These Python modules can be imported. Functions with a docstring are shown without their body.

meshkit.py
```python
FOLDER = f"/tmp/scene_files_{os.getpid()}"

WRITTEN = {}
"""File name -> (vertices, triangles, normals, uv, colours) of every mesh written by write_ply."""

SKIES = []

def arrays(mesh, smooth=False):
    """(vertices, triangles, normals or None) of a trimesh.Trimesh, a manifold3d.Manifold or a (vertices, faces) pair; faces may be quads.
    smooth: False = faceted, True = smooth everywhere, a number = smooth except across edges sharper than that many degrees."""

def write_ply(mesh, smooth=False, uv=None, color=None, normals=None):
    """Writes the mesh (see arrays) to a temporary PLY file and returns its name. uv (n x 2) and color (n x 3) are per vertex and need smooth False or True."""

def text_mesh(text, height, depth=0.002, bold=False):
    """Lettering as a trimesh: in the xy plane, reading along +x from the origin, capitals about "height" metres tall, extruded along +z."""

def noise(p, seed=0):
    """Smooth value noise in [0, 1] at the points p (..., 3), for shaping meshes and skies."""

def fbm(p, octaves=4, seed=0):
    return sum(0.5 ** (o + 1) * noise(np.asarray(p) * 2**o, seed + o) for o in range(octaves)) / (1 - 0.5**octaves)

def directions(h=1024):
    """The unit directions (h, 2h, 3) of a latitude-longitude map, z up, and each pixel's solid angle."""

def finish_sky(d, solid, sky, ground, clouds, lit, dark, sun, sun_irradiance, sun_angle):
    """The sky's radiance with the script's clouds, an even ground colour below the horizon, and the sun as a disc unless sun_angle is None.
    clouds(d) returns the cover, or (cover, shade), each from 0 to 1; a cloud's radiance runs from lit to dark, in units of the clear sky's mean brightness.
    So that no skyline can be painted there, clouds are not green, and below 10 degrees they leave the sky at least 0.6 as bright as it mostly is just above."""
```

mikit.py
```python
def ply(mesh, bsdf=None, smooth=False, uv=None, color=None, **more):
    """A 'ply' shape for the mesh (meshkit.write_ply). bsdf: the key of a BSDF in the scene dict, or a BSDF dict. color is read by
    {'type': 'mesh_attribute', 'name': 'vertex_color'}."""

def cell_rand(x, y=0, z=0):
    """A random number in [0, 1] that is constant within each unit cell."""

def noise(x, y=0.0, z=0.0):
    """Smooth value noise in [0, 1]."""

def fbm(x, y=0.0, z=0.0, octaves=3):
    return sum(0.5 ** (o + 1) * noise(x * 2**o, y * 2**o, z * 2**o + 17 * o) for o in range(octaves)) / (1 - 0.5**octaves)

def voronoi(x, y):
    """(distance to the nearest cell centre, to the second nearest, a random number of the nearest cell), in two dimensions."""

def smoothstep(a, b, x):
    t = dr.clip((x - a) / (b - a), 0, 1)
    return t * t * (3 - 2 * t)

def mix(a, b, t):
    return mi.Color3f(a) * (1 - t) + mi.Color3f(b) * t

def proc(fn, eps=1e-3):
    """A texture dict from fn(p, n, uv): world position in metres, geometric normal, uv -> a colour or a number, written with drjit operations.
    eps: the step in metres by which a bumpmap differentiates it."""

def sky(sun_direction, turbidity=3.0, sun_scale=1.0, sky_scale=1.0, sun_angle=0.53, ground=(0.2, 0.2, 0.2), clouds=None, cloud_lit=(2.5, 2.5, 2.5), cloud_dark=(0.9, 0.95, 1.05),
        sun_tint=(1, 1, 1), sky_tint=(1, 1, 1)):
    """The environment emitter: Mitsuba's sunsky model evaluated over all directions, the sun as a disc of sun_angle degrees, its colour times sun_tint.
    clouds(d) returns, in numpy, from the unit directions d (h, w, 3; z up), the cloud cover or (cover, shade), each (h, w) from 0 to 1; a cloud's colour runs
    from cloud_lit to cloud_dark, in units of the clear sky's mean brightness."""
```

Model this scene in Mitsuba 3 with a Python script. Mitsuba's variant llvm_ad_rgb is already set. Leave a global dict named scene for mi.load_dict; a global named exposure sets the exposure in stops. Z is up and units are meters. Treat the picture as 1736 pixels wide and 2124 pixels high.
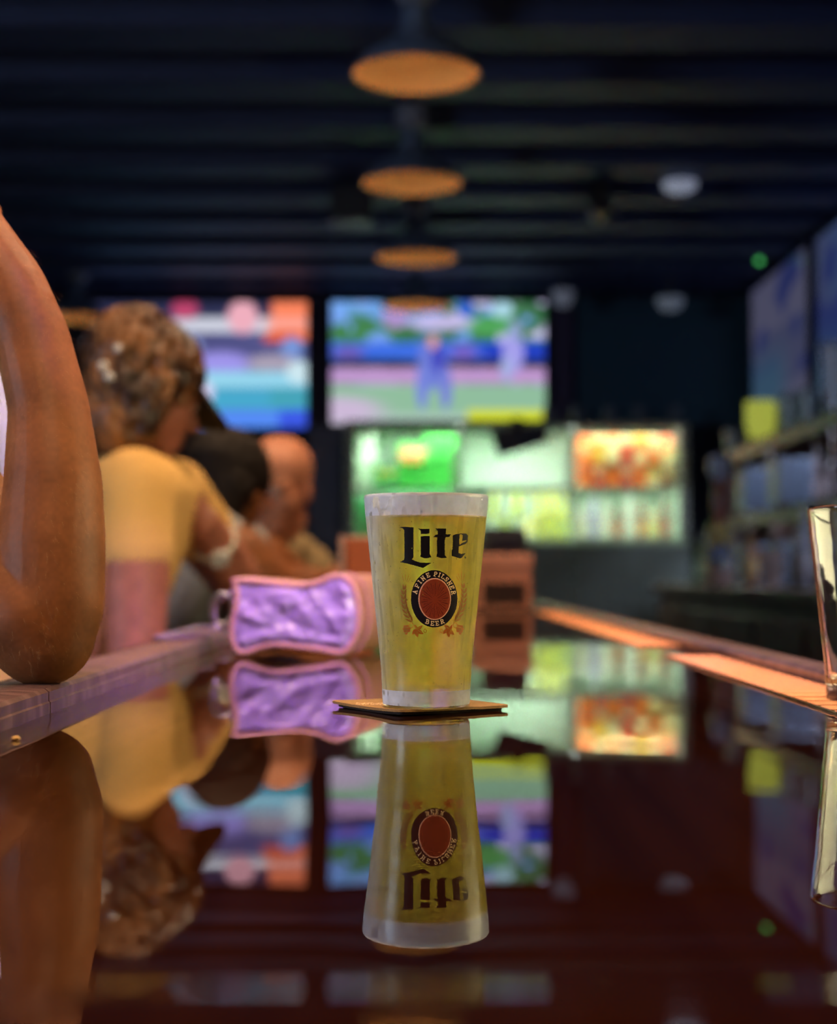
import math, random
import numpy as np, trimesh, shapely, drjit as dr
import mitsuba as mi, mikit, meshkit
import manifold3d as m3
from shapely.geometry import Polygon, LineString, Point, box as sbox
from shapely import affinity, union_all
from mikit import noise, fbm, smoothstep, mix, cell_rand, proc

random.seed(7); RNG = np.random.default_rng(7)
T = mi.ScalarTransform4f
scene, labels = {}, {}

# ------------------------------------------------------------------ camera, exposure, lamps' strengths
W, H, F = 1736, 2124, 3210.0
ZB = 1.07                       # bar top
CZ = ZB + 0.097                 # lens height
PITCH = math.atan(128 / F)
EYE = np.array([0, 0, CZ])
exposure = 2.0
K = 0.25                        # every lamp's strength is given for exposure 0 and scaled here
LAMP_L = 20.0                   # unseen long warm lamp over the near end of the counter
CP, SP = math.cos(PITCH), math.sin(PITCH)
scene['camera'] = {'type': 'thinlens', 'fov': math.degrees(2 * math.atan(W / 2 / F)), 'fov_axis': 'x',
                   'to_world': T().look_at(origin=EYE.tolist(), target=(EYE + np.array([0, CP, SP])).tolist(), up=[0, 0, 1]),
                   'aperture_radius': 0.0062, 'focus_distance': 1.045, 'near_clip': 0.02, 'far_clip': 60.0}
DOWN_I = 4.6                    # unseen warm ceiling downlights
BULB_L = 36.0                   # pendant bulbs
WARM = (1.0, 0.66, 0.38)


def P(px, py, d):
    """The world point seen at a pixel of the photograph, at distance d ahead (y = d)."""
    a, b = (px - W / 2) / F, (H / 2 - py) / F
    v = np.array([a, CP - b * SP, SP + b * CP])
    return EYE + v * (d / v[1])


def lin(*c):
    c = np.asarray(c, float) / 255
    return np.where(c <= 0.04045, c / 12.92, ((c + 0.055) / 1.055) ** 2.4).tolist()


# ------------------------------------------------------------------ helpers
def rgb(c):
    return {'type': 'rgb', 'value': [float(x) for x in c]}


def glow(c): return rgb(np.asarray(c, float) * K)
def scaled(fn): return lambda p, n, uv: fn(p, n, uv) * K


VC = {'type': 'mesh_attribute', 'name': 'vertex_color'}
def two(b): return {'type': 'twosided', 'bsdf': b}
scene['mat_matte'] = two({'type': 'principled', 'base_color': VC, 'roughness': 0.75, 'specular': 0.3})
scene['mat_satin'] = two({'type': 'principled', 'base_color': VC, 'roughness': 0.38, 'specular': 0.5})
scene['mat_gloss'] = two({'type': 'principled', 'base_color': VC, 'roughness': 0.12, 'specular': 0.5, 'clearcoat': 0.5, 'clearcoat_gloss': 0.9})
scene['mat_metal'] = two({'type': 'principled', 'base_color': VC, 'roughness': 0.28, 'metallic': 1.0})
scene['mat_cloth'] = two({'type': 'principled', 'base_color': VC, 'roughness': 0.9, 'sheen': 0.3, 'specular': 0.1})
scene['glass'] = {'type': 'dielectric', 'int_ior': 1.5, 'ext_ior': 1.0}
scene['pane'] = {'type': 'thindielectric', 'int_ior': 1.5}


def numbered(name):
    if name not in USED:
        USED.add(name); return name
    k = 1
    while f'{name}_{k:03d}' in USED: k += 1
    n = f'{name}_{k:03d}'; USED.add(n); return n
USED = set()


def tm(mesh):
    if hasattr(mesh, 'to_mesh'):
        m = mesh.to_mesh(); mesh = trimesh.Trimesh(np.array(m.vert_properties[:, :3], float), np.array(m.tri_verts), process=False)
    return mesh


def add(key, mesh, mat='mat_matte', color=None, smooth=False, label=None, parent=None, kind=None, **more):
    """One entry of the scene; with a parent it is that thing's part."""
    key = numbered(f'{parent}__{key}' if parent else key)
    mesh = tm(mesh)
    if smooth is not False and smooth is not True and color is not None:
        mesh = trimesh.graph.smooth_shade(mesh, angle=math.radians(smooth), facet_minarea=None); smooth = True
    vc = None if color is None else np.tile(np.asarray(color, float), (len(mesh.vertices), 1))
    scene[key] = mikit.ply(mesh, mat, smooth, color=vc, **more)
    if label or kind:
        labels[key] = {k: v for k, v in (('label', label), ('kind', kind)) if v}
    return key


def thing(name, label, cat, group=None):
    key = numbered(name)
    tag(key, label, cat, group)
    return key


def tag(key, label, cat, group=None, kind=None):
    labels[key] = {'label': label, 'category': cat}
    if group: labels[key]['group'] = group
    if kind: labels[key]['kind'] = kind


def struct(key, label=None):
    labels[key] = {'kind': 'structure', **({'label': label} if label else {})}
    return key


def bx(x0, x1, y0, y1, z0, z1, bev=0.0):
    e = np.array([x1 - x0, y1 - y0, z1 - z0]); c = [(x0 + x1) / 2, (y0 + y1) / 2, (z0 + z1) / 2]
    if not bev:
        m = trimesh.creation.box(e)
    else:
        pts = []
        for s in np.array(np.meshgrid([-1, 1], [-1, 1], [-1, 1])).reshape(3, -1).T:
            for k in range(3):
                o = np.full(3, bev); o[k] = 0
                pts.append(s * (e / 2 - o))
        m = trimesh.convex.convex_hull(np.array(pts))
    m.apply_translation(c)
    return m


def cat(*ms): return trimesh.util.concatenate([tm(m) for m in ms])


def lathe(prof, at=(0, 0, 0), n=48):
    """Revolves (r, z) points about z; a profile that begins and ends at r = 0 is closed."""
    m = trimesh.creation.revolve(np.array(prof, float), sections=n)
    m.apply_translation(at); return m


def tube(pts, r, n=10, closed=False):
    p = np.asarray(pts, float); r = np.broadcast_to(r, (len(p),))
    t = np.roll(p, -1, 0) - np.roll(p, 1, 0) if closed else np.gradient(p, axis=0)
    t /= np.linalg.norm(t, axis=1, keepdims=True) + 1e-12
    u = np.cross(t[0], [0, 0, 1.0] if abs(t[0][2]) < .9 else [1.0, 0, 0]); rows = []
    for k in range(len(p)):
        u = u - t[k] * (u @ t[k]); u /= np.linalg.norm(u) + 1e-12
        w = np.cross(t[k], u)
        a = np.arange(n) * 2 * math.pi / n
        rows.append(p[k] + r[k] * (np.cos(a)[:, None] * u + np.sin(a)[:, None] * w))
    v = np.vstack(rows); f = []
    m = len(p)
    for k in range(m if closed else m - 1):
        for j in range(n):
            a, b = k * n + j, k * n + (j + 1) % n
            c, d = ((k + 1) % m) * n + (j + 1) % n, ((k + 1) % m) * n + j
            f += [[a, b, c], [a, c, d]]
    if not closed:
        v = np.vstack([v, p[0], p[-1]]); i0, i1 = len(v) - 2, len(v) - 1
        for j in range(n):
            f += [[i0, (j + 1) % n, j], [i1, (m - 1) * n + j, (m - 1) * n + (j + 1) % n]]
    mesh = trimesh.Trimesh(v, np.array(f), process=False); mesh.fix_normals(); return mesh


def spline(pts, n=24):
    from scipy.interpolate import CubicSpline
    p = np.asarray(pts, float); s = np.r_[0, np.cumsum(np.linalg.norm(np.diff(p, axis=0), axis=1))]
    return CubicSpline(s, p)(np.linspace(0, s[-1], n))


def prism(poly, h0, h1, axis='y'):
    """shapely polygon in (x, z) extruded along y from h0 to h1 (axis 'y'), in (y, z) along x (axis 'x'), or in (x, y) along z."""
    m = trimesh.creation.extrude_polygon(poly, h1 - h0, engine='earcut')
    v = m.vertices.copy()
    if axis == 'y': m.vertices = np.stack([v[:, 0], v[:, 2] + h0, v[:, 1]], 1)
    elif axis == 'x': m.vertices = np.stack([v[:, 2] + h0, v[:, 0], v[:, 1]], 1)
    else: m.vertices = v + [0, 0, h0]
    m.fix_normals(); return m


def ball(c, r, n=24):
    s = m3.Manifold.sphere(1.0, n)
    return s.scale([float(x) for x in np.broadcast_to(r, 3)]).translate([float(x) for x in c])


def hull(*cr):
    """Hull of spheres given as (centre, radius)."""
    return m3.Manifold.batch_hull([ball(c, r, 20) for c, r in cr])


def fuse(parts): return m3.Manifold.batch_boolean(parts, m3.OpType.Add)


def soften(man, edge=0.012, it=10):
    m = tm(man.refine_to_length(edge))
    m.merge_vertices()
    trimesh.smoothing.filter_taubin(m, lamb=0.5, nu=0.52, iterations=it)
    return m


# ------------------------------------------------------------------ materials with grain
def wood_fn(dark, light, sx, sy):
    def fn(p, n, uv):
        g = fbm(p.x * sx, p.y * sy, p.z * sx, 4)
        s = noise(p.x * sx * 9 + g * 3, p.y * sy * 1.5, p.z * sx * 9)
        return mix(dark, light, dr.clip(g * 0.9 + s * 0.35 - 0.25, 0, 1))
    return fn
def ripple(p, n, uv):
    return (fbm(p.x * 16, p.y * 8, 0.0, 2) - 0.5) * 0.00022
scene['mat_bar_top'] = {'type': 'bumpmap', 'arbitrary': proc(ripple, 4e-3), 'scale': 1.0,
    'bsdf': {'type': 'plastic', 'int_ior': 1.62, 'diffuse_reflectance': proc(wood_fn((.032, .006, .0022), (.085, .020, .006), 14, 2.2)), 'nonlinear': True}}
scene['mat_rail'] = two({'type': 'principled', 'base_color': proc(wood_fn((.05, .025, .028), (.22, .12, .12), 5, 90)), 'roughness': 0.30, 'specular': 0.6, 'clearcoat': 0.6, 'clearcoat_gloss': 0.85})
scene['mat_dark_wood'] = two({'type': 'principled', 'base_color': proc(wood_fn((.028, .011, .006), (.075, .030, .014), 6, 6)), 'roughness': 0.42})
def skin_fn(tone):
    tone = np.array(tone)
    def fn(p, n, uv):
        a = fbm(p.x * 34, p.y * 34, p.z * 34, 3)
        b = noise(p.x * 420, p.y * 420, p.z * 300)
        f = smoothstep(0.70, 0.82, noise(p.x * 150, p.y * 150, p.z * 150))
        return mix(mix((tone * .66).tolist(), (tone * 1.22).tolist(), dr.clip(a * 1.3 - .15, 0, 1)) * (0.9 + 0.2 * b), (tone * .55).tolist(), f * 0.14)
    return fn
scene['skin_tan'] = two({'type': 'principled', 'base_color': proc(skin_fn((.25, .082, .026))), 'roughness': 0.52, 'specular': 0.3})
scene['skin_rosy'] = two({'type': 'principled', 'base_color': proc(skin_fn((.37, .135, .085))), 'roughness': 0.5, 'specular': 0.4})
scene['skin_fair'] = two({'type': 'principled', 'base_color': proc(skin_fn((.58, .25, .155))), 'roughness': 0.5, 'specular': 0.3})
def hair_fn(p, n, uv):
    a = noise(p.x * 26, p.y * 26, p.z * 12)
    b = noise(p.x * 130, p.y * 130, p.z * 30)
    return mix((.030, .013, .009), (.30, .125, .045), smoothstep(.35, .8, a * .75 + b * .3))
scene['hair_brown'] = two({'type': 'principled', 'base_color': proc(hair_fn), 'roughness': 0.38, 'specular': 0.5})
def ceil_fn(p, n, uv):
    return mix((.018, .030, .090), (.034, .052, .145), fbm(p.x * 3, p.y * 3, p.z * 3, 3))
scene['mat_ceiling'] = two({'type': 'principled', 'base_color': proc(ceil_fn), 'roughness': 0.6})
def wall_fn(p, n, uv):
    return mix((.018, .020, .040), (.030, .033, .058), fbm(p.x * 2, p.y * 2, p.z * 2, 3))
scene['mat_wall'] = two({'type': 'principled', 'base_color': proc(wall_fn), 'roughness': 0.7})
def floor_fn(p, n, uv):
    tx, ty = p.x / .45, p.y / .45
    return mix((.03, .022, .02), (.06, .045, .04), cell_rand(tx, ty) * .6 + .4 * noise(p.x * 8, p.y * 8))
scene['mat_floor'] = two({'type': 'principled', 'base_color': proc(floor_fn), 'roughness': 0.45})

# ------------------------------------------------------------------ the room
YB, XR, XL, YF, ZC = 9.05, 1.98, -4.2, -3.0, CZ + 1.74
struct(add('floor', bx(XL - .1, XR + .1, YF - .1, YB + .1, -.1, 0), 'mat_floor'), 'dark floor of the bar room')
struct(add('ceiling', bx(XL - .1, XR + .1, YF - .1, YB + .1, ZC, ZC + .1), 'mat_ceiling'), 'near-black ceiling deck between the beams')
struct(add('wall_back', bx(XL - .1, XR + .1, YB, YB + .1, 0, ZC), 'mat_wall'), 'dark navy wall behind the screens')
struct(add('wall_right', bx(XR, XR + .1, YF - .1, YB, 0, ZC), 'mat_wall'), 'dark wall behind the back bar')
struct(add('wall_left', bx(XL - .1, XL, YF - .1, YB, 0, ZC), 'mat_wall'), 'dark side wall of the bar room')
struct(add('wall_front', bx(XL, XR, YF - .1, YF, 0, ZC), 'mat_wall'), 'dark wall behind the camera')
yb = 4.02
while yb < YB - .1:                       # beams across the room that carry the deck
    add('beam', bx(XL, XR, yb, yb + .24, ZC - .11, ZC + .01, .008), 'mat_ceiling', parent='ceiling')
    yb += .52
for x0, x1 in ((-.62, -.56), (.70, .90)):  # painted uprights beside the screens on the back wall
    add('pilaster', bx(x0, x1, YB - .10, YB + .01, 0, ZC - .11, .006), 'mat_satin', (.075, .052, .115), parent='wall_back')
add('panel', bx(.92, XR - .02, YB - .035, YB + .01, CZ + .86, ZC - .12, .004), 'mat_satin', (.035, .090, .135), parent='wall_back', label='dark teal painted panel')
add('baseboard_back', bx(XL, XR, YB - .02, YB, 0, .12), 'mat_satin', (.02, .016, .015)); struct('baseboard_back')

# ------------------------------------------------------------------ the bar counter
BX0, BX1, BY0, BY1 = -.256, .352, .17, 6.6
bar = thing('bar_counter', 'long mahogany bar counter with a mirror-gloss lacquered top', 'bar counter')


def bar_top():
    ys = np.unique(np.r_[np.linspace(BY0, .32, 8), np.linspace(.32, .40, 60), np.linspace(.40, BY1, 60)])
    xs = np.linspace(BX0 - .08, BX1 + .02, 9)
    X, Y = np.meshgrid(xs, ys)
    Z = ZB + .0006 * np.exp(-((Y - .359) / .0075) ** 2)          # a low lacquered seam across the top near the lens
    v = np.stack([X, Y, Z], -1).reshape(-1, 3); n = len(xs); f = []
    for j in range(len(ys) - 1):
        for i in range(n - 1):
            a = j * n + i
            f += [[a, a + 1, a + n + 1], [a, a + n + 1, a + n]]
    bot = v.copy(); bot[:, 2] = ZB - .04
    k = len(v); f2 = [[c + k, b + k, a + k] for a, b, c in f]
    rim = [i for i in range(n)] + [j * n + n - 1 for j in range(1, len(ys))] + [(len(ys) - 1) * n + i for i in range(n - 2, -1, -1)] + [j * n for j in range(len(ys) - 2, 0, -1)]
    side = []
    for q in range(len(rim)):
        a, b = rim[q], rim[(q + 1) % len(rim)]
        side += [[a, a + k, b + k], [a, b + k, b]]
    return trimesh.Trimesh(np.vstack([v, bot]), np.array(f + f2 + side), process=False)
add('top', bar_top(), 'mat_bar_top', smooth=50, parent=bar, label='glossy red-brown lacquered top')
# the guests' arm rail on the left, in two lengths with an open joint
prof = Polygon([(BX0, ZB - .001), (BX0, ZB + .0075), (BX0 - .0012, ZB + .0085), (BX0 - .0012, ZB + .0148), (BX0 - .004, ZB + .0172), (BX0 - .020, ZB + .0180),
                (BX0 - .045, ZB + .0170), (BX0 - .075, ZB + .0120), (BX0 - .098, ZB - .002), (BX0 - .105, ZB - .020), (BX0 - .100, ZB - .038), (BX0 - .075, ZB - .0405), (BX0 - .075, ZB - .001)])
for y0, y1 in ((BY0, 1.0795), (1.0825, 3.6), (3.603, BY1)):
    add('arm_rail', prism(prof, y0, y1), 'mat_rail', smooth=25, parent=bar, label='rough-edged wooden arm rail')
r2 = Polygon([(BX1, ZB - .001), (BX1, ZB + .009), (BX1 + .004, ZB + .013), (BX1 + .016, ZB + .014), (BX1 + .030, ZB + .013), (BX1 + .034, ZB + .008), (BX1 + .034, ZB - .04), (BX1 + .021, ZB - .04), (BX1 + .021, ZB - .001)])
add('service_rail', prism(r2, BY0, BY1), 'mat_rail', smooth=25, parent=bar, label='raised wooden lip on the service side')
add('front_panel', bx(BX0 + .02, BX0 + .05, BY0 + .05, BY1 - .03, .10, ZB - .04), 'mat_dark_wood', parent=bar)
add('service_panel', bx(BX1 - .06, BX1 - .03, BY0 + .05, BY1 - .03, .10, ZB - .04), 'mat_dark_wood', parent=bar)
add('end_panel', bx(BX0 + .05, BX1 - .06, BY1 - .06, BY1 - .03, .10, ZB - .04), 'mat_dark_wood', parent=bar)
add('end_panel', bx(BX0 + .05, BX1 - .06, BY0 + .05, BY0 + .08, .10, ZB - .04), 'mat_dark_wood', parent=bar)
add('plinth', bx(BX0 + .05, BX1 - .08, BY0 + .08, BY1 - .06, 0, .10), 'mat_dark_wood', parent=bar)
add('foot_rail', tube([[BX0 - .14, BY0 + .1, .22], [BX0 - .14, BY1 - .1, .22]], .02), 'mat_metal', (.55, .38, .16), True, parent=bar)
for y in np.arange(.6, 6.4, 1.1):
    add('foot_rail_bracket', tube([[BX0 + .022, y, .22], [BX0 - .135, y, .22]], .012, 8), 'mat_metal', (.45, .30, .12), parent=bar)
# orange slatted strips lying along the service side
for y0, y1, lab in ((.93, 1.80, 'near orange slatted strip on the bar beside the service rail'), (2.04, 3.9, 'far orange slatted strip on the bar beside the service rail')):
    st = thing('slatted_strip', lab, 'drip mat')
    xa, xb = .288, .345
    for x in (xa + .004, xb - .004):
        add('side_rib', bx(x - .003, x + .003, y0, y1, ZB + .0003, ZB + .0014), 'mat_satin', (.16, .12, .05), parent=st)
    n = int((y1 - y0) / .037)
    for k in range(n):
        a = y0 + k * (y1 - y0) / n
        add('slat', bx(xa, xb, a + .0045, a + (y1 - y0) / n - .0045, ZB + .0014, ZB + .0026, .0005), 'mat_matte', (.66, .27, .13), parent=st)
crumb = trimesh.creation.icosphere(2, 1.0); crumb.vertices *= np.array([.0026, .0018, .0013]) * (1 + .5 * (meshkit.noise(crumb.vertices * 2.3)[:, None] - .5))
crumb.apply_translation(P(33, 1531, .905) * [1, 1, 0] + [0, 0, ZB + .0013])
tag(add('crumb', crumb, 'mat_matte', (.75, .45, .16), True), 'tiny golden crumb on the bar by the arm rail', 'crumb')

# ------------------------------------------------------------------ the beer glass, its print, the coaster
GX, GY = .0054, 1.087
COAST = .0044
GZ = ZB + COAST                      # foot of the glass
HG = .1475
def r_out(h):                        # outer radius at height h above the foot
    return np.interp(h, [0, .0015, .004, .012, .03, HG - .012, HG - .004, HG - .0012, HG], [.0287, .0302, .0306, .0309, .0318, .0429, .0436, .0438, .0431])
BASE_T, WALL = .0125, .0024
BEER_H = .1315


def wob(h, a, amp):
    return amp * (np.sin(a * 3 + h * 130) * .4 + np.sin(a * 7 - h * 260 + 1.3) * .35 + np.sin(h * 420 + a * 2) * .25)


def surf(hr, n=96, amp=0.0):
    """Surface of revolution through (h, r) rows from the axis or a ring outward; open at the ends."""
    a = np.arange(n) * 2 * math.pi / n
    v, f = [], []
    for h, r in hr:
        rr = r + (wob(h, a, amp) if r > .02 else 0)
        v.append(np.stack([GX + rr * np.cos(a), GY + rr * np.sin(a), np.full(n, GZ + h)], 1))
    for k in range(len(hr) - 1):
        i = np.arange(n); j = (i + 1) % n
        A, B = k * n, (k + 1) * n
        f.append(np.stack([A + i, A + j, B + j], 1)); f.append(np.stack([A + i, B + j, B + i], 1))
    return trimesh.Trimesh(np.vstack(v), np.vstack(f), process=False)


def frost_fn(p, n, uv):
    side = smoothstep(-.017, -.040, p.x - GX)                     # denser mist paints the bright light along the left edge
    streak = fbm(p.x * 260, p.y * 260, p.z * 30, 3)
    blot = fbm(p.x * 190, p.y * 190, p.z * 170, 3)
    run = smoothstep(.62, .74, noise(p.x * 330 + 3, p.y * 330, p.z * 16))
    return dr.clip((0.19 + 0.46 * side) * (0.65 + streak * .4 + blot * .3) * (1 - .30 * run), 0, .8)
def mist_glow_fn(p, n, uv):                                            # mist painted golden for the beer glow, bluish white for the left highlight
    side = smoothstep(-.017, -.040, p.x - GX)
    return mix((.99, .80, .14), (.78, .84, .94), side * (.6 + .4 * fbm(p.x * 190, p.y * 190, p.z * 60, 2)))
scene['mat_frosted'] = {'type': 'blendbsdf', 'weight': proc(frost_fn),
    'a': {'type': 'roughdielectric', 'distribution': 'ggx', 'alpha': 0.055, 'int_ior': 1.5, 'ext_ior': 1.0},
    'b': two({'type': 'diffuse', 'reflectance': proc(mist_glow_fn)})}
def rim_fn(p, n, uv):
    side = smoothstep(.005, -.036, p.x - GX)  # left side painted whiter for the light falling there
    b = fbm(p.x * 190, p.y * 190, p.z * 150, 3)
    run = smoothstep(.60, .72, noise(p.x * 300 + 9, p.y * 300, p.z * 130)) * side
    return dr.clip((.32 + .46 * side) * (.7 + .6 * b) * (1 - .8 * run), 0, .85)
scene['mat_rim_frost'] = {'type': 'blendbsdf', 'weight': proc(rim_fn),
    'a': {'type': 'roughdielectric', 'distribution': 'ggx', 'alpha': 0.05, 'int_ior': 1.5, 'ext_ior': 1.0},
    'b': two({'type': 'diffuse', 'reflectance': rgb((.72, .76, .88))})}
glass = thing('pint_glass', 'frosted pint glass with bold black lettering and a red oval, on the brown coaster', 'glass')
hs = lambda a, b, n: [(h, float(r_out(h))) for h in np.linspace(a, b, n)]
add('base', surf([(.0022, .0001), (.0022, .020), (.0010, .0255), (0, .0270)] + [(h, float(r_out(h))) for h in (.0003, .0008, .0015, .0022)]), 'glass', smooth=True, parent=glass, label='clear thick glass base')
add('base_side', surf([(h, float(r_out(h))) for h in (.0022, .004, .006, .008, .010, .0125)]), 'mat_rim_frost', smooth=True, parent=glass, label='misted side of the thick base')
add('wall', surf(hs(.0125, BEER_H + .001, 60), amp=.00010), 'mat_frosted', smooth=True, parent=glass, label='frosted wet side of the glass')
inner = lambda h: float(r_out(h) - WALL)
add('rim', surf(hs(BEER_H + .001, HG - .005, 12) + [(h, float(r_out(h))) for h in (HG - .004, HG - .0025, HG - .0012, HG - .0004, HG)] +
                [(HG + .0002, .0424), (HG - .0006, .0416), (HG - .003, inner(HG - .003))] + [(h, inner(h)) for h in np.linspace(HG - .006, BEER_H, 8)], amp=.00006), 'mat_rim_frost', smooth=True, parent=glass, label='clear streaked rim above the beer')
# the beer: its side and floor border on glass, its surface on air
scene['beer_medium'] = {'type': 'homogeneous', 'scale': 36.0, 'sigma_t': rgb((.20, .23, 1.0)), 'albedo': rgb((.96, .85, .12)), 'phase': {'type': 'hg', 'g': 0.1}}
med = {'interior': {'type': 'ref', 'id': 'beer_medium'}}
scene['beer_glass_face'] = {'type': 'blendbsdf', 'weight': 0.05, 'a': {'type': 'dielectric', 'int_ior': 1.34, 'ext_ior': 1.5}, 'b': two({'type': 'diffuse', 'reflectance': rgb((.88, .66, .13))})}   # golden diffuse share paints the light scattered inside the beer
scene['beer_air_face'] = {'type': 'dielectric', 'int_ior': 1.34, 'ext_ior': 1.0}
beer = thing('beer', 'clear golden beer filling the frosted pint glass', 'beer')
low = [(BASE_T + .0012, .0001), (BASE_T + .0008, .012), (BASE_T + .0010, .022), (BASE_T + .0022, .0262), (BASE_T + .0045, inner(BASE_T + .0045) - .0004)]
add('liquid', surf(low + [(h, inner(h)) for h in np.linspace(BASE_T + .007, BEER_H, 26)]), 'beer_glass_face', smooth=True, parent=beer, **med)
add('surface', surf([(BEER_H, inner(BEER_H)), (BEER_H, .03), (BEER_H, .0001)], 96), 'beer_air_face', parent=beer, **med)
fo = []
for k in range(150):                       # a thin collar of foam bubbles at the glass
    a = k * 2 * math.pi / 150
    rr = .00075 + .0004 * RNG.random()
    R = inner(BEER_H) - rr - .0002
    s = trimesh.creation.icosphere(1, rr); s.apply_translation([GX + R * math.cos(a), GY + R * math.sin(a), GZ + BEER_H + rr * .8]); fo.append(s)
fo.append(lathe([(inner(BEER_H) - .0045, BEER_H + .0002), (inner(BEER_H) - .0004, BEER_H + .0002), (inner(BEER_H) - .0004, BEER_H + .0012), (inner(BEER_H) - .0045, BEER_H + .0006), (inner(BEER_H) - .0045, BEER_H + .0002)], (GX, GY, GZ), 64))
add('foam', cat(*fo), 'mat_matte', (.85, .66, .58), True, parent=beer, kind='stuff', label='thin pale foam on top of the beer')

# condensation
scene['water'] = {'type': 'dielectric', 'int_ior': 1.33, 'ext_ior': 1.0}
drops = []
for k in range(150):
    h = .015 + (HG - .018) * RNG.random()
    a = math.radians(-90) + RNG.normal() * .9 - (.55 if k % 3 else -.2)
    r = float(r_out(h)); s = .00024 + .00065 * RNG.random() ** 3
    d = trimesh.creation.icosphere(1, 1.0)
    d.vertices *= [s * .55, s, s * (1 + 1.2 * RNG.random())]
    d.apply_transform(trimesh.transformations.rotation_matrix(a, [0, 0, 1]))
    d.apply_translation([GX + (r + s * .34) * math.cos(a), GY + (r + s * .34) * math.sin(a), GZ + h]); drops.append(d)
add('condensation', cat(*drops), 'water', smooth=True, parent=glass, kind='stuff', label='tiny water droplets on the glass')
for k, (px, s) in enumerate(((868, .0016), (884, .0011), (905, .0012), (978, .0019), (992, .0014), (850, .001))):
    x = (px - 883) * 1.13 / F; yy = math.sqrt(max(.0425 ** 2 - x * x, 0))
    d = trimesh.creation.icosphere(2, s); d.vertices *= [1.7, 1.1, .75]; d.apply_translation([GX + x, GY + yy, GZ + HG + s * .45])
    add('rim_drop', d, 'water', smooth=True, parent=glass)


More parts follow.
